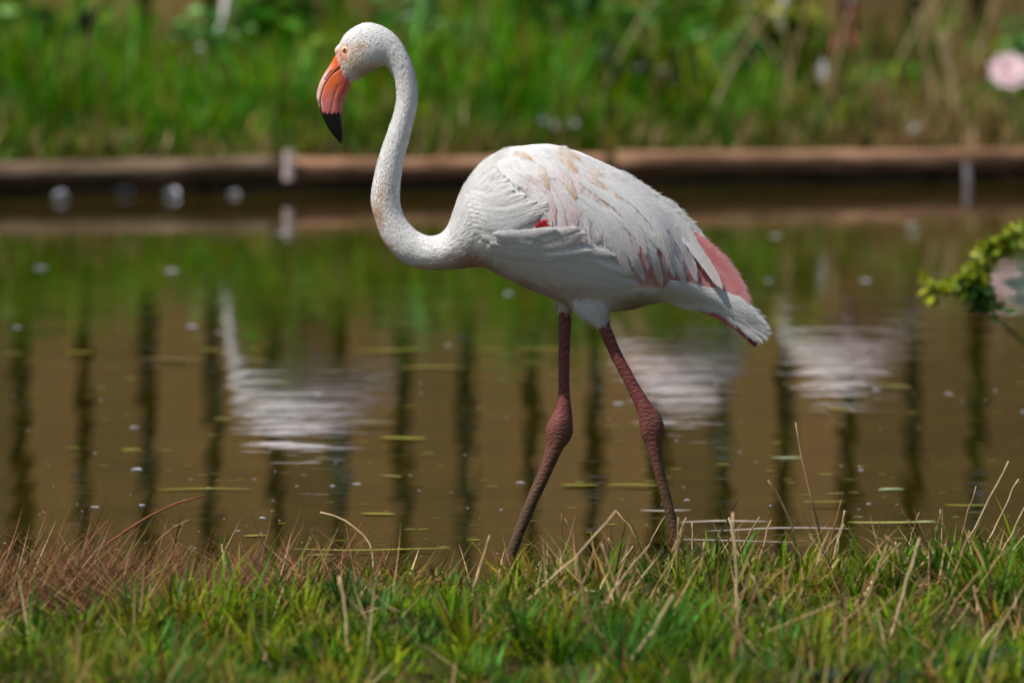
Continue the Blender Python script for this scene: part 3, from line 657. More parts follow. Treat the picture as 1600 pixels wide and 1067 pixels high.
# ---- eyes
def uv_sphere(c, r, nu=16, nv=12, sc_=(1, 1, 1)):
    V = []; F = []
    for i in range(nv+1):
        t = math.pi*i/nv
        for k in range(nu): q = 2*math.pi*k/nu; V.append((c[0]+r*sc_[0]*math.sin(t)*math.cos(q), c[1]+r*sc_[1]*math.cos(t), c[2]+r*sc_[2]*math.sin(t)*math.sin(q)))
    for i in range(nv):
        for k in range(nu): F.append((i*nu+k, (i+1)*nu+k, (i+1)*nu+(k+1) % nu, i*nu+(k+1) % nu))
    return np.array(V), np.array(F)
m_eye, t_, b_ = mat_new('eye_iris'); b_.inputs['Base Color'].default_value = (*lin(238, 214, 150), 1); b_.inputs['Roughness'].default_value = .12
m_pup, t_, b_ = mat_new('eye_pupil'); b_.inputs['Base Color'].default_value = (*lin(40, 24, 10), 1); b_.inputs['Roughness'].default_value = .1
for s in (1, -1):
    d = ray(538.4, 77.7); h = bvh.ray_cast(Vector((0, 0, CAM_H)), d.normalized()); P = h[0] if h[0] else at(538.4, 77.7, D1-.025)
    yy = P.y if s == 1 else 2*D1-P.y
    v, f = uv_sphere((P.x, yy+s*.0035, P.z), .0062); e = bobj('eye', new_mesh('eye', v, [f]), m_eye)
    v, f = uv_sphere((P.x-.0004, yy-s*.0022, P.z), .0025, 12, 8, (1, .5, 1)); bobj('pupil', new_mesh('pupil', v, [f]), m_pup, e)

# ---- feathers
def surf(px, py):
    d = ray(px, py).normalized(); h = bvh.ray_cast(Vector((0, 0, CAM_H)), d)
    return h[0] if h[0] is not None else None
white = np.array([.86, .85, .84]); pink = lin(236, 190, 188); rose = lin(232, 136, 138); red = lin(222, 128, 126); tanc = lin(212, 168, 120); grey = np.array([.70, .69, .70])
FEATHERS = []; BARBS = []
def feather(path, hw, lift, cols, prof='lance', name='feather', nt=16, nw=7, both=True, tiplift=.003, seed=0, flatY=None, rag=.05):
    """path: pixel control points base to tip; hw: half width px; cols: (base, tip[, edge])"""
    r_ = np.random.default_rng(seed); P = catmull(path, 8); k = np.linspace(0, 1, len(P)); T = np.linspace(0, 1, nt)
    P = np.stack([np.interp(T, k, P[:, 0]), np.interp(T, k, P[:, 1])], 1); tg = np.gradient(P, axis=0); ln = np.linalg.norm(tg, axis=1)[:, None]; tg /= ln; nr = np.stack([-tg[:, 1], tg[:, 0]], 1)
    S = np.linspace(-1, 1, nw)
    if prof == 'lance': wp = np.clip(np.minimum(1, .45+T*2.2), 0, 1)*np.sqrt(np.clip(1-((T-.45)/.55).clip(0)**2.6, 0, 1))
    else: wp = np.clip(np.minimum(1, .5+T*2), 0, 1)*np.sqrt(np.clip(1-((T-.6)/.4).clip(0)**3.2, 0, 1))
    wp[-1] = max(wp[-1], .06)
    base_y = None; V = np.zeros((nt, nw, 3)); tot = float(ln.sum())
    ys = np.full((nt, nw), np.nan); qx = np.zeros((nt, nw)); qy = np.zeros((nt, nw))
    for i in range(nt):
        for j in range(nw):
            rr = 1+(r_.normal(0, rag) if abs(S[j]) == 1 else 0)
            qx[i, j] = P[i, 0]+nr[i, 0]*hw*wp[i]*S[j]*rr; qy[i, j] = P[i, 1]+nr[i, 1]*hw*wp[i]*S[j]*rr
            h = surf(qx[i, j], qy[i, j])
            if h is not None: ys[i, j] = h.y
    # where the feather reaches past the body it carries on in line with its own base
    ok = ~np.isnan(ys)
    if flatY is not None: ys[~ok] = flatY
    else:
        fallback = np.nanmean(ys) if ok.any() else D1-.01
        if ok.sum() > 6:
            A = np.stack([qx[ok], qy[ok], np.ones(ok.sum())], 1); co_, *_ = np.linalg.lstsq(A, ys[ok], rcond=None)
            pr = co_[0]*qx+co_[1]*qy+co_[2]; ys[~ok] = np.minimum(pr[~ok], D1-.004)
        else: ys[~ok] = fallback
    # a stiff vane: smooth out the surface it lies on
    for _ in range(3):
        ys[1:-1] = .25*ys[:-2]+.5*ys[1:-1]+.25*ys[2:]; ys[:, 1:-1] = .25*ys[:, :-2]+.5*ys[:, 1:-1]+.25*ys[:, 2:]
    for i in range(nt):
        for j in range(nw):
            arch = .0022*(1-S[j]**2)*min(1, hw/12)
            y = ys[i, j]-lift-arch-tiplift*T[i]**2
            V[i, j] = at(qx[i, j], qy[i, j], y)
    i_ = np.arange((nt-1)*(nw-1)); r0, c0 = i_//(nw-1), i_ % (nw-1); a = r0*nw+c0; F = np.stack([a, a+1, a+nw+1, a+nw], 1)
    V = V.reshape(-1, 3); tt = np.repeat(T, nw)[:, None]; ss = np.tile(abs(S), nt)[:, None]
    c0_, c1_ = np.asarray(cols[0]), np.asarray(cols[1]); m = np.clip((tt-.35)/.6, 0, 1); cc = c0_*(1-m)+c1_*m
    if len(cols) > 2: e = np.clip((ss-.3)/.5, 0, 1)*np.clip(tt*1.5, 0, 1); cc = cc*(1-e)+np.asarray(cols[2])*e
    # barbs run obliquely off the shaft
    u = np.repeat(T, nw)*tot*PXM; v_ = np.tile(S, nt)*hw*PXM
    fu = np.stack([abs(v_)*.9+u*.25, u*.8-abs(v_)*1.1+seed*.37], 1)
    # give the vane a thickness: a second skin a little behind
    Vb = V+np.array([0, .0006, 0]); nV = len(V)
    Fb = F[:, ::-1]+nV
    for s in ((1, -1) if both else (1,)):
        vv_ = np.vstack([V, Vb]).copy(); f_ = np.vstack([F, Fb])
        if s == -1: vv_[:, 1] = 2*D1-vv_[:, 1]; f_ = f_[:, ::-1]
        if s == 1 or True: BARBS.append((vv_[:nV].copy(), nt, nw, cc, s, hw))
        FEATHERS.append(bobj(name, new_mesh(name, vv_, [f_], np.vstack([cc, cc]), np.vstack([fu, fu])), M_feather, body if False else bird))
rf = np.random.default_rng(91)
def mixc(a, b, t): return np.asarray(a)*(1-t)+np.asarray(b)*t
# tail
for k, (tx, ty, w_) in enumerate(((1181, 541, 7), (1192, 537, 10), (1200, 531, 11), (1205, 523, 11), (1203, 516, 11), (1196, 506, 12), (1188, 500, 12), (1180, 492, 10))):
    sx_, sy_ = 1030+2*k, 468-3.5*k
    if k == 0: feather([(1075, 474), (1130, 496), (1165, 520), (tx, ty)], w_, .000, (rose, lin(120, 60, 60)), both=False, seed=k, flatY=D1-.002, name='tail_feather')
    else: feather([(sx_, sy_), (1085, 462-1.5*k+8), (1140, 478+2*(4-k)), (tx, ty)], w_+5, .001+.0012*k, (white, mixc(white, grey, .4)), seed=k, flatY=D1-.008, name='tail_feather', tiplift=.001, rag=.10)
# rosy primaries closing the wing tip
for k, (bx_, by_, tx, ty, w_) in enumerate(((1052, 352, 1172, 476, 13), (1066, 372, 1166, 472, 13), (1050, 380, 1150, 466, 14), (1040, 385, 1120, 460, 13), (1020, 380, 1092, 452, 12), (1000, 375, 1070, 448, 12), (985, 360, 1032, 446, 12), (975, 350, 1010, 442, 11))):
    mx_, my_ = (bx_+tx)/2+9, (by_+ty)/2-8
    feather([(bx_, by_), (mx_, my_), (tx, ty)], w_, .0006+.00025*k, (mixc(rose, pink, .2) if k < 3 else red, mixc(rose, pink, .45) if k < 3 else mixc(red, pink, .7), mixc(rose, pink, .75) if k < 3 else mixc(rose, pink, .8)), name='wing_feather', seed=20+k, flatY=D1-.014+.003*(k < 3))
# long scapulars and tertials fanned over the folded wing, in overlapping rows
ST_ = np.array([(776, 256), (802, 242), (833, 234), (864, 233), (896, 241), (928, 253), (962, 270), (992, 291), (1016, 311)], float)
EN_ = np.array([(862, 372), (885, 392), (912, 402), (944, 412), (975, 426), (1009, 440), (1054, 436), (1090, 442), (1130, 453)], float)
KS = np.linspace(0, 1, 9)
def fan(s, q):
    a = np.array([np.interp(s, KS, ST_[:, j]) for j in (0, 1)]); b = np.array([np.interp(s, KS, EN_[:, j]) for j in (0, 1)]); d = b-a
    nrm = np.array([d[1], -d[0]]); nrm /= np.linalg.norm(nrm); bul = .11*np.linalg.norm(d)
    return a+d*q+nrm*bul*math.sin(math.pi*np.clip(q, 0, 1))
NS = 118
tips = np.sort(np.concatenate([rf.uniform(.22, .5, 44), rf.uniform(.35, .8, 46), rf.uniform(.78, 1.0, NS-90)]))[::-1]
ss_ = (np.arange(NS)*.61803) % 1.0
for k in range(NS):
    qe, s = float(tips[k]), float(min(max(ss_[k]+rf.normal(0, .01), .0), 1)); ln = .70+.2*rf.random() if qe > .4 else .5
    q0 = max(qe-ln, .0); pts = [fan(s, q0), fan(s+.006, q0+(qe-q0)*.35), fan(s, q0+(qe-q0)*.7), fan(s-.004, qe)]
    pk = rf.random(); tip = mixc(white, pink, .75*pk**2*(1 if qe > .35 else .5)); edge = mixc(white, pink, .2*rf.random()**2)
    if .2 < qe < .52 and .3 < s < .8 and rf.random() < .45: tip = mixc(white, tanc, .95)
    if rf.random() < .14: tip = mixc(white, rose, .35)
    if qe > .75 and s > .5: tip = mixc(tip, lin(214, 200, 216), .4)
    feather(pts, (7.5+3*rf.random())*(1+.35*s), .0020+.0046*(1-qe)+.0005*(k % 3), (white, tip, edge), seed=100+k, name='scapular_feather', tiplift=-.0008 if qe < .72 else .0014, rag=.07)
# the four long tertials whose tips stand clear of the rosy wing
for k, (pts, w_) in enumerate((([(880, 300), (935, 345), (965, 390), (985, 432)], 11), ([(895, 300), (955, 345), (985, 392), (1008, 442)], 9), ([(950, 330), (1000, 370), (1022, 405), (1034, 446)], 8), ([(985, 340), (1030, 380), (1056, 412), (1072, 446)], 8), ([(905, 282), (962, 318), (994, 356), (1011, 398)], 9), ([(935, 278), (1000, 318), (1034, 366), (1054, 434)], 11), ([(965, 285), (1030, 328), (1066, 376), (1090, 440)], 11), ([(1000, 300), (1052, 340), (1092, 394), (1129, 452)], 11))):
    feather(pts, w_-1, .0058+.0004*k, (white, mixc(white, pink, .35), white), seed=260+k, name='tertial_feather', tiplift=.0016, nt=20)
for k, (pts, w_) in enumerate((([(866, 238), (884, 250), (903, 270)], 7), ([(880, 272), (890, 290), (899, 312)], 6.5), ([(842, 258), (850, 274), (858, 296)], 6), ([(872, 231), (888, 238), (906, 250)], 6), ([(800, 240), (815, 242), (832, 250)], 5), ([(920, 262), (936, 274), (948, 290)], 5))):
    feather(pts, w_, .0078, (mixc(white, tanc, .25), mixc(white, tanc, .9), mixc(white, tanc, .35)), seed=280+k, name='stained_feather', tiplift=-.0008, rag=.12)
for k, (pts, w_) in enumerate((([(828, 240), (860, 300), (868, 352)], 5), ([(905, 246), (950, 290), (972, 340)], 5), ([(930, 252), (985, 296), (1015, 345)], 5), ([(860, 290), (880, 340), (888, 385)], 5))):
    feather(pts, w_, .0066, (white, mixc(white, lin(240, 176, 172), .8), mixc(white, pink, .5)), seed=290+k, name='pink_feather', tiplift=-.0008, rag=.12)
# ruffled shoulder coverts sweeping up to a tuft
for k in range(26):
    f = k/25; a0 = (734+10*math.sin(k*2.1)+16*f, 300+66*f); b0 = (796+30*rf.random()+24*(f > .3), 296+46*f+6*rf.random())
    tuft = 9 <= k <= 21
    if tuft: b0 = (834+24*rf.random(), 314+21*((k-9)/12)+3*rf.random())
    m0 = ((a0[0]+b0[0])/2, (a0[1]+b0[1])/2+9+3*rf.random())
    feather([a0, m0, b0], 5.4+1.6*rf.random(), .0008+.0002*(25-k)*.5+.0012*tuft, (white, mixc(white, pink, .12*rf.random())), seed=300+k, name='covert_feather', tiplift=.0036 if tuft else -.0004, nt=14, nw=5, rag=.10)
# the plump folds under the red patch
for k, (a0, m0, b0, w_) in enumerate((((752, 372), (830, 384), (896, 372), 11), ((765, 382), (845, 384), (908, 370), 11), ((780, 376), (850, 374), (916, 364), 10), ((775, 370), (840, 370), (905, 357), 9), ((770, 366), (815, 366), (872, 358), 7))):
    feather([a0, m0, b0], w_, .0065+.0016*k, (white, mixc(white, pink, .1)), 'lance', seed=340+k, name='covert_feather', tiplift=.004, rag=.10)
for k, (pts, w_) in enumerate((([(836, 355), (847, 352), (859, 353)], 3.6), ([(840, 350), (848, 348), (855, 346)], 3))):
    feather(pts, w_, .0125+.001*k, (lin(214, 60, 70), lin(222, 74, 82)), seed=335+k, name='red_feather', tiplift=.001, nt=10, nw=5)
for k, (a0, m0, b0, w_) in enumerate((((780, 420), (880, 432), (985, 448), 15), ((770, 408), (880, 416), (1000, 446), 15), ((775, 400), (880, 398), (992, 430), 14), ((790, 394), (870, 388), (962, 400), 13), ((760, 388), (840, 396), (925, 392), 12))):
    feather([a0, m0, b0], w_, .0022+.0011*k, (white, mixc(white, grey, .12)), seed=360+k, name='flank_feather', tiplift=.0015, rag=.10)
print('feathers', len(FEATHERS))

# ---- fine downy barbs on head, neck, breast, belly and thighs
def down(n):
    V = BV; F = BF; cen = V[F].mean(1); ar = np.linalg.norm(np.cross(V[F[:, 2]]-V[F[:, 0]], V[F[:, 3]]-V[F[:, 1]]), axis=1)
    fpx, fpy = project(cen); fl_ = lab[F[:, 0]] == PLUME
    wing = (fpx > 790)&(fpy < 415)&(fpy > 225)|(fpx > 960)&(fpy < 455)
    wt = ar*fl_*np.where(wing, .0, 1.0)*np.where((fpx < 530)|(np.hypot(fpx-538, fpy-78) < 8), 0, 1)*np.where(fpx < 720, 1.5, 1)
    ix = RNG.choice(len(F), n, p=wt/wt.sum()); p = cen[ix]+RNG.normal(0, .0006, (n, 3)); nn = Nn[F[ix, 0]]; t = tan[F[ix, 0]]
    px_, py_ = fpx[ix], fpy[ix]
    t = t-nn*(t*nn).sum(1)[:, None]; t /= np.linalg.norm(t, axis=1)[:, None]+1e-9; b = np.cross(nn, t)
    nk = np.where(px_ < 710, .45, 1.0); an = nk*(.40*snoise(np.stack([px_*.06, py_*.06], 1), 71, 2)+RNG.normal(0, .13, n)); t = t*np.cos(an)[:, None]+b*np.sin(an)[:, None]; b = np.cross(nn, t)
    Ln = np.where(px_ < 700, RNG.uniform(.005, .009, n), RNG.uniform(.011, .024, n)); Ln = np.where((py_ > 468)&(px_ > 850)&(px_ < 960), RNG.uniform(.012, .022, n), Ln)
    Ln = np.where((px_ < 610)&(py_ < 130), RNG.uniform(.003, .006, n), Ln)
    wd = np.where(px_ < 700, .0011, .0013)*RNG.uniform(.6, 1.2, n); lf = RNG.uniform(.02, .13, n)*nk
    pts = []
    for s, ww in ((0, .7), (.5, 1), (1, 0)):
        c = p+t*(Ln*s)[:, None]+nn*(Ln*lf*(s**1.3)+.0002)[:, None]
        if ww: pts += [c-b*(wd*ww*.5)[:, None], c+b*(wd*ww*.5)[:, None]]
        else: pts.append(c)
    Vv = np.stack(pts, 1).reshape(-1, 3); base = np.arange(n)*5
    Q = np.stack([base, base+1, base+3, base+2], 1); T = np.stack([base+2, base+3, base+4], 1)
    cc = C[F[ix, 0]]*RNG.uniform(.96, 1.04, (n, 1)); cc = np.repeat(cc, 5, 0)
    m = mat_attr('down', .8, .1, .3); o = bobj('down', new_mesh('down', Vv, [Q, T], cc), m); o['kind'] = 'stuff'
down(80000)

def barbs(per):
    P = []; D = []; NN = []; CL = []; LL = []
    for vv_, nt, nw, cc, sg, hw in BARBS:
        G_ = vv_.reshape(nt, nw, 3); CG = cc.reshape(nt, nw, 3); n = int(per*(hw/8))
        ti = RNG.uniform(.05, .97, n)*(nt-1); si = RNG.uniform(0, 1, n)*(nw-1); i0 = ti.astype(int).clip(0, nt-2); j0 = si.astype(int).clip(0, nw-2); a, b = (ti-i0)[:, None], (si-j0)[:, None]
        p = G_[i0, j0]*(1-a)*(1-b)+G_[i0+1, j0]*a*(1-b)+G_[i0, j0+1]*(1-a)*b+G_[i0+1, j0+1]*a*b
        t = G_[i0+1, j0]-G_[i0, j0]; t /= np.linalg.norm(t, axis=1)[:, None]+1e-9; w_ = G_[i0, j0+1]-G_[i0, j0]; w_ /= np.linalg.norm(w_, axis=1)[:, None]+1e-9
        nn = np.cross(t, w_); nn *= np.sign(nn[:, 1:2]*-sg)+1e-9
        sd = (si/(nw-1)*2-1)[:, None]; d = t+w_*sd*.55+RNG.normal(0, .06, (n, 3)); d /= np.linalg.norm(d, axis=1)[:, None]
        P.append(p); D.append(d); NN.append(nn); CL.append(CG[i0, j0]); LL.append(RNG.uniform(.008, .017, n)*np.clip(hw/10, .5, 1.1))
    p = np.concatenate(P); d = np.concatenate(D); nn = np.concatenate(NN); cl = np.concatenate(CL); Ln = np.concatenate(LL); n = len(p); b = np.cross(nn, d)
    wd = RNG.uniform(.0005, .0011, n); lf = RNG.uniform(.0, .05, n); pts = []
    for s_, ww in ((0, .6), (.5, 1), (1, 0)):
        c = p+d*(Ln*s_)[:, None]+nn*(Ln*lf*s_+.00025)[:, None]
        if ww: pts += [c-b*(wd*ww*.5)[:, None], c+b*(wd*ww*.5)[:, None]]
        else: pts.append(c)
    Vv = np.stack(pts, 1).reshape(-1, 3); base = np.arange(n)*5
    o = bobj('barbs', new_mesh('barbs', Vv, [np.stack([base, base+1, base+3, base+2], 1), np.stack([base+2, base+3, base+4], 1)], np.repeat(cl*RNG.uniform(.93, 1.05, (n, 1)), 5, 0)), mat_attr('barbs', .8, .1, .3)); o['kind'] = 'stuff'
barbs(190)

# ============================================================ other flamingos on the far bank, mirrored in the pond
def far_flamingo():
    G = Lofts(); P = lambda x, z: None
    def add(rows, label, m=4, nv=16, yo=0.0):
        R = catmull(rows, m); n = len(R); A = np.stack([R[:, 0], np.full(n, yo), R[:, 1]], 1); B = np.stack([R[:, 2], np.full(n, yo), R[:, 3]], 1)
        C_ = (A+B)/2; E_ = (A-B)/2; th = 2*np.pi*np.arange(nv)/nv
        V = C_[:, None]+E_[:, None]*np.cos(th)[None, :, None]+np.array([0, -1, 0])*(R[:, 4][:, None]*np.sin(th)[None])[:, :, None]
        i = np.arange((n-1)*nv); r_, k = i//nv, i % nv
        G.F.append(np.stack([r_*nv+k, r_*nv+(k+1) % nv, (r_+1)*nv+(k+1) % nv, (r_+1)*nv+k], 1)+G.off)
        k = np.arange(nv); a = n*nv; G.T.append(np.concatenate([np.stack([np.full(nv, a), (k+1) % nv, k], 1), np.stack([np.full(nv, a+1), (n-1)*nv+k, (n-1)*nv+(k+1) % nv], 1)])+G.off)
        vv = np.vstack([V.reshape(-1, 3), C_[0], C_[-1]]); G.V.append(vv); G.off += len(vv)
    # body, neck hanging down to the ground, head and hooked beak
    add([(-.47, .10, -.42, .12, .016), (-.46, .15, -.40, .15, .024), (-.43, .20, -.375, .19, .026), (-.385, .23, -.35, .205, .022), (-.345, .25, -.33, .215, .02), (-.30, .32, -.29, .27, .02), (-.285, .45, -.245, .43, .022), (-.27, .58, -.225, .54, .026), (-.24, .70, -.17, .60, .04),
         (-.17, .80, -.10, .60, .075), (-.07, .87, -.02, .58, .105), (.05, .885, .07, .57, .11), (.16, .85, .16, .585, .10), (.26, .77, .25, .60, .07), (.34, .68, .33, .60, .04), (.41, .60, .40, .57, .015)], 0)
    add([(-.455, .125, -.41, .14, .013), (-.468, .09, -.42, .105, .014), (-.468, .05, -.43, .06, .012), (-.45, .022, -.435, .03, .006)], 0)
    for (x0, x1, yo) in ((.02, -.02, .05), (.08, .12, -.05)):
        add([(x0+.03, .64, x0-.03, .64, .03), (x0+.014, .54, x0-.014, .54, .014), (x0+.011, .42, x0-.011, .42, .011), ((x0+x1)/2+.02, .34, (x0+x1)/2-.02, .34, .018), (x1+.01, .26, x1-.01, .26, .01), (x1+.009, .02, x1-.009, .02, .009), (x1+.03, .004, x1-.05, .004, .03)], 0, yo=yo)
    V, F = G.remesh(.007); E_ = edges_of(F); V = lap(V, E_, 3, .5)
    c = np.tile(np.array([.85, .79, .80]), (len(V), 1)); x, z = V[:, 0], V[:, 2]
    wing = np.exp(-(((x-.16)/.16)**2+((z-.66)/.07)**2))[:, None]; c = c*(1-.75*wing)+lin(236, 150, 150)*.75*wing
    lg = ((z < .55)&(x > -.15))[:, None]; c = np.where(lg, lin(170, 90, 86), c)
    bkm = ((x < -.40)&(z < .125))[:, None]; c = np.where(bkm, lin(226, 130, 116), c); c = np.where(((x < -.40)&(z < .055))[:, None], np.array([.01]*3), c)
    return new_mesh('body', V, [F], c)
ff = far_flamingo(); M_far = mat_attr('far_plumage', .7, .15, .0, .06, 30)
for px, Y, rz, scl, lb in ((462, 27.3, .15, 1.22, 'pinkish white flamingo feeding before the fence left of the bushes'), (1085, 27.45, math.pi+.3, 1.06, 'bright white flamingo facing away from the dry stalks by the fence'), (1305, 27.3, -.1, .97, 'pale pink flamingo with lowered neck among the dry stalks')):
    x = (px-800)/FPX*Y; t = empty('flamingo', (x, Y, float(far_z(np.array(x), np.array(Y)))-.004)); tag(t, lb, 'flamingo', 'flamingos on the far bank'); t.rotation_euler.z = rz; t.scale = (scl,)*3
    obj('body', ff, M_far, t)

# ============================================================ things floating on the pond
def leaf_flat(name, col, asp=.22, curl=.12, seed=0):
    r = np.random.default_rng(seed); n = 9; T = np.linspace(0, 1, n); w_ = asp*np.sin(np.pi*T**.8)**.8; V = []; bend = r.uniform(-.12, .12)
    for i, t in enumerate(T):
        yb = bend*math.sin(math.pi*t)
        for s in (-1, 0, 1): V.append((t-.5, yb+s*w_[i]*.5*(1+r.normal(0, .08)), .02+curl*(abs(s)*.25*w_[i]+.22*(t-.5)**2*(t > .5))))
    i = np.arange((n-1)*2); r0, c0 = i//2, i % 2; a = r0*3+c0; F = np.stack([a, a+3, a+4, a+1], 1); V = np.array(V); Vb = V-np.array([0, 0, .015])
    return new_mesh(name, np.vstack([V, Vb]), [np.vstack([F, F[:, ::-1]+len(V)])], np.tile(col, (2*len(V), 1)))
LY = [leaf_flat('floating_leaf', lin(*c), a, seed=i) for i, (c, a) in enumerate((((176, 168, 70), .25), ((150, 146, 62), .3), ((190, 182, 110), .2), ((128, 132, 50), .28)))]
LG = [leaf_flat('floating_leaf', lin(*c), a, seed=i+9) for i, (c, a) in enumerate((((170, 196, 140), .24), ((190, 204, 150), .3)))]
LW = [leaf_flat('floating_feather', lin(*c), a, .6, seed=i+19) for i, (c, a) in enumerate((((232, 234, 240), .55), ((220, 222, 232), .7), ((240, 236, 236), .4)))]
LGREY = leaf_flat('white_feather', lin(176, 186, 178), .6, .6, seed=77); M_wf = mat_attr('white_feather', .6, .2, .2); LGREY.materials.append(M_wf)
def put_float(px, py, lpx, meshes, mat, name, label, cat, group, rz=None, z=.001):
    p = on_water(px, py); o = obj(name, random.choice(meshes), mat); L_ = lpx*p.y/FPX; o.location = (p.x, p.y, z); o.scale = (L_, L_*random.uniform(.8, 1.6), L_); o.rotation_euler = (0, 0, random.uniform(-.5, .5)+random.choice((0, math.pi)) if rz is None else rz)
    tag(o, label, cat, group); return o
yl = 'small yellowish leaf floating flat on the brown water'; wl = 'tiny white feather floating on the brown water'
for px, py, l in ((330, 548, 46), (125, 552, 44), (22, 553, 40), (270, 566, 50), (350, 655, 34), (205, 703, 38), (765, 549, 50), (900, 760, 40), (205, 592, 24), (260, 705, 24), (150, 410, 26), (250, 418, 20), (1310, 640, 46), (1305, 772, 34), (1290, 742, 26), (1325, 750, 24), (1520, 802, 26), (610, 745, 40), (590, 804, 60), (1130, 726, 24), (1398, 605, 56), (440, 600, 30), (115, 700, 26), (165, 657, 18), (500, 868, 44), (400, 838, 40), (640, 636, 26), (1000, 668, 28), (955, 668, 30)):
    put_float(px, py, l, LY, M_float, 'floating_leaf', yl, 'leaf', 'yellowish leaves on the pond')
r = np.random.default_rng(15)
for i in range(170):
    py = 360+510*r.random()**.55; px = r.uniform(-120, 1720); put_float(px, py, r.uniform(7, 24), LY, M_float, 'floating_leaf', yl, 'leaf', 'yellowish leaves on the pond')
for px, py, l in ((1393, 766, 44), (1228, 716, 52), (1445, 815, 34)):
    put_float(px, py, l, LG, M_float, 'floating_leaf', 'pale green pointed leaf floating near the straw stalks', 'leaf', 'pale green leaves on the pond')
for px, py, l in ((27, 513, 15), (300, 512, 18), (210, 669, 14), (213, 735, 18), (148, 793, 15), (495, 618, 15), (967, 632, 17), (813, 755, 16), (557, 757, 16), (1482, 616, 15), (1371, 610, 16), (1350, 440, 18), (795, 460, 16), (440, 366, 22), (880, 420, 12), (1074, 782, 10), (1345, 735, 10), (1358, 788, 9), (1285, 612, 10), (520, 760, 9), (284, 765, 13), (325, 764, 12), (222, 790, 10), (410, 810, 10), (372, 830, 8), (1118, 602, 8), (64, 420, 22), (340, 520, 12), (268, 425, 22), (1210, 370, 22), (1425, 352, 24), (1200, 440, 12), (700, 540, 12), (1600, 645, 12)):
    put_float(px, py, l, LW, M_wf, 'floating_feather', wl, 'feather', 'tiny white feathers on the pond')
for i in range(110):
    py = 520+350*r.random()**.6; px = r.uniform(-80, 1700); put_float(px, py, r.uniform(3, 6.5), LW, M_wf, 'floating_feather', wl, 'feather', 'tiny white feathers on the pond')
for px, py, l in ((95, 308, 26), (135, 300, 34), (160, 298, 30), (195, 300, 30), (268, 303, 24), (365, 302, 18), (478, 291, 36), (505, 292, 30), (542, 294, 36), (665, 290, 26)):
    o = put_float(px, py+4, l, LW, M_wf, 'floating_feather', 'white fluffy feather drifted against the retaining boards', 'feather', 'white feathers under the logs'); o.scale.z *= 4
# long thin grass blades lying on the water
def ribbon(name, L_, w_, col, seed):
    r = np.random.default_rng(seed); n = 15; T = np.linspace(-.5, .5, n); yb = .05*L_*np.sin(T*r.uniform(3, 6)+r.uniform(0, 6)); V = []
    for i, t in enumerate(T):
        hw = w_*.5*math.sqrt(max(1-(2*t)**2, .03))
        for s in (-1, 1): V.append((t*L_, yb[i]+s*hw, .002))
    V = np.array(V); i = np.arange(n-1)*2; F = np.stack([i, i+1, i+3, i+2], 1)[:, ::-1]; Vb = V-np.array([0, 0, .0012])
    return new_mesh(name, np.vstack([V, Vb]), [np.vstack([F, F[:, ::-1]+len(V)])], np.tile(col, (2*len(V), 1)))
yg, pw = lin(168, 164, 64), lin(214, 200, 190)
for i, (px, py, l, w_, c, lb) in enumerate(((320, 766, 150, .016, yg, 0), (610, 549, 110, .03, yg, 0), (675, 576, 100, .03, lin(170, 156, 84), 0), (850, 547, 90, .025, yg, 0), (630, 687, 75, .035, yg, 0), (905, 761, 60, .02, yg, 0), (990, 761, 85, .02, yg, 0), (580, 862, 250, .016, yg, 0), (1395, 820, 140, .022, lin(196, 192, 110), 0), (1130, 819, 140, .018, pw, 1), (1215, 831, 230, .014, pw, 1), (1150, 850, 190, .012, pw, 1), (1290, 789, 60, .012, yg, 0), (1040, 803, 80, .016, pw, 1), (560, 664, 120, .03, lin(150, 140, 110), 0), (1510, 795, 70, .016, yg, 0), (270, 566, 100, .02, lin(160, 146, 96), 0), (390, 568, 60, .02, lin(160, 146, 96), 0))):
    p = on_water(px, py); o = obj('floating_grass', ribbon('floating_grass', l*p.y/FPX, w_, c, i), M_float); o.location = (p.x, p.y, .002+.0004*i); o.rotation_euler.z = random.uniform(-.12, .12)
    tag(o, ('yellow green grass blade lying flat on the water', 'pale dry grass blade floating beside the flamingo leg')[lb], 'grass blade', ('yellow green blades on the water', 'pale dry blades on the water')[lb])

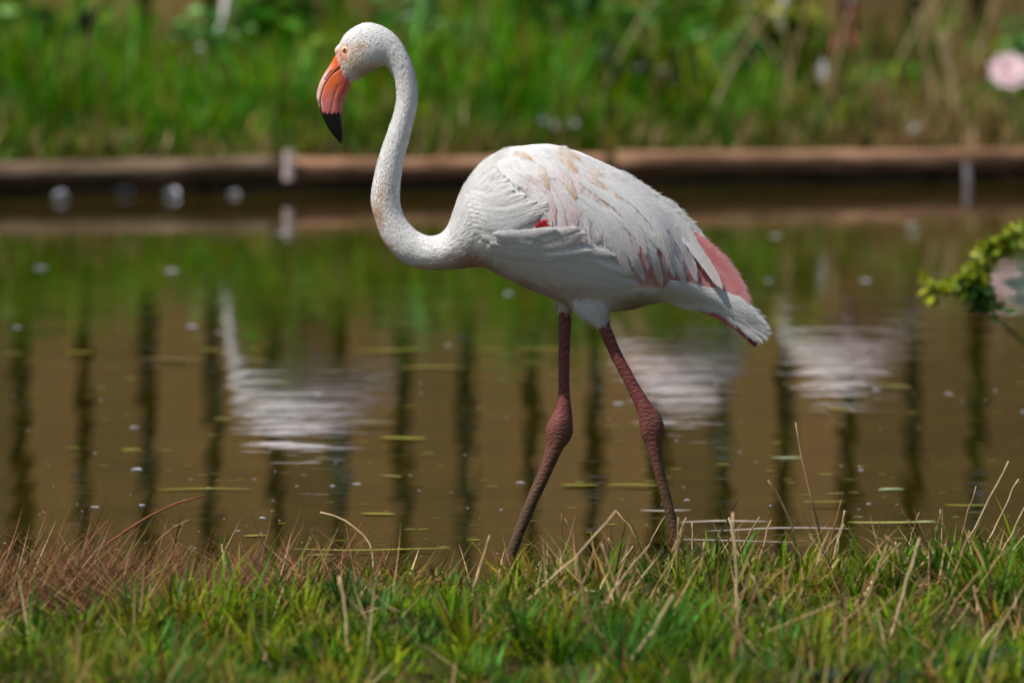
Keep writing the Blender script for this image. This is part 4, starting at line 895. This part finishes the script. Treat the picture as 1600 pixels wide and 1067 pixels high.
# ============================================================ straw stalks on the near bank
def bank_point(px, py):
    z = .05
    for _ in range(6): p = on_water(px, py, z); z = max(float(bank_z(np.array(p.x), np.array(p.y))), -.01)
    return p
tan1, tan2, red1 = lin(208, 180, 138), lin(184, 148, 108), lin(142, 84, 58)
near = [([(582, 898), (568, 835), (500, 800)], 3.0, tan1), ([(543, 1022), (541, 962), (530, 900)], 4.2, tan1), ([(735, 940), (750, 890), (765, 836)], 2.6, tan1), ([(812, 942), (895, 872), (963, 797)], 2.7, tan1), ([(1026, 897), (998, 846), (964, 799)], 2.4, tan2),
        ([(975, 1040), (1020, 985), (1052, 928)], 3.6, tan1), ([(1057, 935), (1058, 870), (1060, 808)], 2.6, tan2), ([(1100, 880), (1128, 830), (1152, 783)], 3.0, tan2), ([(1155, 990), (1150, 900), (1145, 800)], 3.2, tan1), ([(1245, 838), (1225, 792), (1200, 750)], 2.6, tan2),
        ([(1292, 868), (1264, 762), (1243, 660)], 2.3, tan2), ([(1302, 890), (1312, 842), (1320, 797)], 2.6, tan1), ([(1388, 1005), (1412, 925), (1437, 840)], 3.4, tan1), ([(1483, 893), (1535, 800), (1576, 720)], 2.4, tan1), ([(1526, 885), (1560, 815), (1592, 748)], 2.6, tan1), ([(1552, 886), (1580, 835), (1608, 775)], 2.6, tan1),
        ([(1370, 918), (1455, 955), (1530, 992)], 3.2, tan2), ([(1060, 935), (1105, 985), (1160, 1035)], 3.6, tan1), ([(1150, 1008), (1230, 975), (1312, 940)], 3.4, tan2), ([(1345, 1015), (1343, 975), (1338, 935)], 2.8, tan2), ([(150, 862), (235, 805), (318, 775)], 3.2, red1), ([(232, 855), (262, 832), (298, 812)], 2.6, lin(160, 120, 84)), ([(352, 897), (349, 872), (347, 850)], 3.2, tan1),
        ([(120, 858), (145, 838), (170, 812)], 2.6, red1), ([(915, 900), (925, 950), (985, 1000)], 2.6, tan2), ([(885, 935), (905, 928), (935, 925)], 4, tan1), ([(1180, 900), (1190, 860), (1205, 812)], 2.6, tan2), ([(1455, 890), (1462, 850), (1470, 795)], 2.2, tan2), ([(1500, 880), (1505, 830), (1525, 760)], 2.2, tan2), ([(1420, 895), (1440, 870), (1480, 850)], 2.2, tan2), ([(1570, 890), (1590, 850), (1615, 830)], 2.4, tan1),
        ([(760, 1010), (790, 985), (825, 975)], 3, tan2), ([(440, 985), (470, 975), (520, 968)], 3, tan2), ([(640, 960), (600, 950), (560, 962)], 2.6, tan2), ([(300, 1005), (330, 960), (345, 930)], 2.6, red1), ([(40, 960), (90, 930), (150, 915)], 2.8, red1), ([(60, 905), (110, 880), (160, 876)], 2.4, red1), ([(200, 930), (250, 895), (310, 880)], 2.6, red1), ([(330, 920), (270, 890), (190, 880)], 2.4, red1)]
r = np.random.default_rng(19)
for i in range(44):
    px = r.uniform(860, 1640); py = r.uniform(885, 1000); a = r.normal(.12, .45); l = r.uniform(60, 135); near.append(([(px, py), (px+math.sin(a)*l*.5, py-math.cos(a)*l*.5), (px+math.sin(a)*l+r.normal(0, 6), py-math.cos(a)*l)], r.uniform(1.5, 2.8), [tan1, tan2, lin(150, 112, 72)][i % 3]))
for i, (pts, rp, c) in enumerate(near):
    b = bank_point(*pts[0]); k = PXM; dy = r.uniform(-.04, .04)
    W = [np.array(b)-np.array([0, 0, .006])]+[np.array(at(x, y, b.y+dy*(j+1)*.5)) for j, (x, y) in enumerate(pts[1:])]
    for q in W[1:]: q[2] = max(q[2], float(bank_z(np.array(q[0]), np.array(q[1])))+.012)
    rp *= .95; W = [q-np.array(b) for q in W]; isred = c is red1
    o = obj('straw_stalk', stalk_mesh('straw_stalk', W, rp*k*.78, rp*k*.5, c, seed=i), M_straw); o.location = b
    if i == 0: tag(o, 'hooked straw stalk arching over at the water edge', 'stalk', 'straw stalks on the near bank')
    elif isred: tag(o, 'reddish brown dead stem leaning at the water edge', 'stalk', 'reddish stems on the near bank')
    else: tag(o, 'dry straw stalk standing in the near grass', 'stalk', 'straw stalks on the near bank')

# ============================================================ plants at the right-hand end of the near bank
def sprig():
    Y = 9.9; b = on_water(1700, 1150, .08); b = Vector((b.x, Y, float(bank_z(np.array(b.x), np.array(Y))))); root = empty('flowering_weed', b); tag(root, 'arching weed with yellow green fluffy spike above the near bank', 'plant')
    W = lambda *p: [np.array(at(x, y, Y))-np.array(b) for x, y in p]
    P = np.array([(0, 0, -.01)]+[tuple(q) for q in W((1688, 760), (1680, 560), (1650, 420), (1602, 366), (1566, 380), (1540, 402), (1528, 432), (1490, 446), (1450, 455))]); P = catmull(P, 5)
    v, q, t3 = tube_geo(P, np.linspace(.0045, .0015, len(P)), 7); obj('stem', new_mesh('stem', v, [q, t3], np.tile(lin(78, 96, 36), (len(v), 1))), M_leaf, root)
    P2 = catmull(np.array([tuple(q) for q in W((1682, 600), (1640, 570), (1600, 535), (1545, 485), (1526, 452))]), 5); v, q, t3 = tube_geo(P2, np.linspace(.004, .002, len(P2)), 7); obj('stem', new_mesh('stem', v, [q, t3], np.tile(lin(60, 74, 30), (len(v), 1))), M_leaf, root)
    rr = np.random.default_rng(3); n = 300; i = rr.integers(20, len(P), n); pp = P[i]+rr.normal(0, .0075, (n, 3)); pal = np.array([lin(176, 178, 44), lin(140, 156, 40), lin(104, 136, 36)])
    v, q, t3, cc = leaf_cards(pp, rr.uniform(.016, .036, n), rr, pal[rr.integers(0, 3, n)]); o = obj('flower_spike', new_mesh('flower_spike', v, [q, t3], cc), M_leaf, root); o['kind'] = 'stuff'
    n = 160; i = rr.integers(len(P2)-6, len(P2), n); pp = P2[i]+rr.normal(0, .010, (n, 3)); v, q, t3, cc = leaf_cards(pp, rr.uniform(.014, .03, n), rr, np.array([lin(70, 110, 40)])[np.zeros(n, int)]); o = obj('bud_leaves', new_mesh('bud_leaves', v, [q, t3], cc), M_leaf, root); o['kind'] = 'stuff'
    for (x0, y0, x1, y1, wd) in ((1660, 425, 1562, 438, .42), (1665, 440, 1572, 466, .36), (1660, 410, 1588, 415, .4)):
        a, c = W((x0, y0), (x1, y1)); d = c-a; L_ = np.linalg.norm(d); me_ = leaf_flat('leaf', lin(222, 232, 212), wd, .5, 41); o = obj('leaf', me_, M_leaf, root)
        o.location = Vector((a+c)/2); o.rotation_euler = (math.pi/2*.8, -math.atan2(d[2], d[0]), 0); o.scale = (L_, L_, L_)
sprig()
def broad_leaf(L_, W_, seed, col):
    r = np.random.default_rng(seed); nt, nw = 14, 7; V = []
    for i in range(nt):
        t = i/(nt-1); hw = W_*.5*max(math.sin(math.pi*min(t*1.02, 1)**.75), .02)**.7; ang = .9-1.5*t
        for j in range(nw):
            s = -1+2*j/(nw-1); V.append((L_*t, s*hw, L_*(.55*t-.62*t*t)+.25*hw*abs(s)+.006*math.sin(t*26+s*2)*abs(s)))
    i = np.arange((nt-1)*(nw-1)); r0, c0 = i//(nw-1), i % (nw-1); a = r0*nw+c0; V = np.array(V); F = np.stack([a, a+nw, a+nw+1, a+1], 1)
    sh = np.tile(abs(np.linspace(-1, 1, nw)) < .1, nt); c = np.tile(col, (len(V), 1)); c[sh] *= 1.5
    return new_mesh('leaf', np.vstack([V, V-np.array([0, 0, .0008])]), [np.vstack([F, F[:, ::-1]+len(V)])], np.vstack([c, c]))
for (px, py, lb, n) in ((1345, 1078, 'low broad leaved dock plant with dark leaves in the grass', 6), (1590, 1072, 'larger broad leaved plant with dark glossy leaves in the grass corner', 9)):
    b = bank_point(px, py); root = empty('broad_leaved_plant', b-Vector((0, 0, .004))); tag(root, lb, 'plant', 'broad leaved plants in the near grass'); rr = random.Random(n)
    for k in range(n):
        o = obj('leaf', broad_leaf(rr.uniform(.13, .2), rr.uniform(.055, .085), k, lin(*rr.choice(((40, 72, 40), (52, 88, 44), (34, 60, 38))))), M_leaf, root); o.rotation_euler = (0, rr.uniform(-.35, .0), k*6.283/n+rr.uniform(-.25, .25))

# ============================================================ white things on the far bank
for (px, py, l, rz, up, lb) in ((822, 160, 34, .4, .9, 'white feather caught in grass above the flamingo back'), (848, 186, 30, 1.2, .5, 'white feather caught in grass above the flamingo back'), (880, 197, 60, .1, .1, 'long pale feather lying in grass above the flamingo back'), (925, 224, 24, .5, .3, 'small white feather resting on the bank beside the tan log'), (1285, 110, 46, .2, 1.45, 'upright white plume standing in the bank grass'), (1390, 166, 40, .3, .5, 'greyish white feather among dry stalks above the tan log'), (1425, 203, 34, .1, .6, 'round white feather low on the bank above the tan log')):
    Y = 26.4 if py < 180 else 25.75; p = at(px, py, Y); o = obj('white_feather', LW[1], M_wf); s = l*Y/FPX; o.location = p; o.scale = (s*.8, s*(.4 if up > 1 else .55), s*.6); o.rotation_euler = (.9, -up, rz)
    if px > 1300: o.data = LGREY
    tag(o, lb, 'feather', 'white feathers on the far bank')
wroot = [o for o in bpy.data.objects if o.name.startswith('leafy_weed') and o['label'].startswith('grey green plant')][0]
def flower(px, py, Y, R):
    p = np.array(at(px, py, Y))-np.array(wroot.location); rr = np.random.default_rng(8); V = []; F = []; off = 0
    for ring, (n, rad, tilt) in enumerate(((9, 1.0, .35), (7, .75, .75), (5, .5, 1.15))):
        for k in range(n):
            a = 6.283*k/n+ring*.4; L_ = R*rad; W_ = L_*.8; G_ = []
            for t in np.linspace(0, 1, 5):
                for s in (-1, 0, 1):
                    hw = W_*.5*math.sin(math.pi*(.15+.75*t))*s; rr_ = L_*t*math.cos(tilt*(1-.3*t)); zz_ = L_*t*math.sin(tilt)*(1-.2*t)-.15*abs(hw)
                    ax, ay = math.cos(a)*rr_-math.sin(a)*hw, math.sin(a)*rr_+math.cos(a)*hw; G_.append((ax, -zz_*.7+ay*.6, ay*.8+zz_*.5))
            G_ = np.array(G_); i = np.arange(8); r0, c0 = i//2, i % 2; b = r0*3+c0; F.append(np.stack([b, b+1, b+4, b+3], 1)+off); V.append(G_+p); off += 15
    V = np.concatenate(V); o = obj('flower', new_mesh('flower', V, [np.concatenate(F)], np.tile(lin(236, 206, 210), (len(V), 1))*rr.uniform(.9, 1.05, (len(V), 1))), M_wf, wroot); o['label'] = 'large pinkish white flower head'
    v, q, t3 = tube_geo([(0, 0, 0), tuple(p*np.array([.6, .5, .55])), tuple(p+np.array([0, .01, 0]))], [.008, .006, .004], 6); obj('stem', new_mesh('stem', v, [q, t3], np.tile(lin(90, 110, 60), (len(v), 1))), M_leaf, wroot)
flower(1577, 114, 25.95, .10)
rr = np.random.default_rng(12); n = 14; pp = np.array([np.array(at(1540+70*rr.random(), 165+45*rr.random(), 26.3+.2*rr.random()))-np.array(wroot.location) for _ in range(n)])
v, q, t3, cc = leaf_cards(pp, rr.uniform(.06, .12, n), rr, np.tile(lin(186, 196, 190), (n, 1))); o = obj('pale_leaves', new_mesh('pale_leaves', v, [q, t3], cc), M_leaf, wroot); o['kind'] = 'stuff'
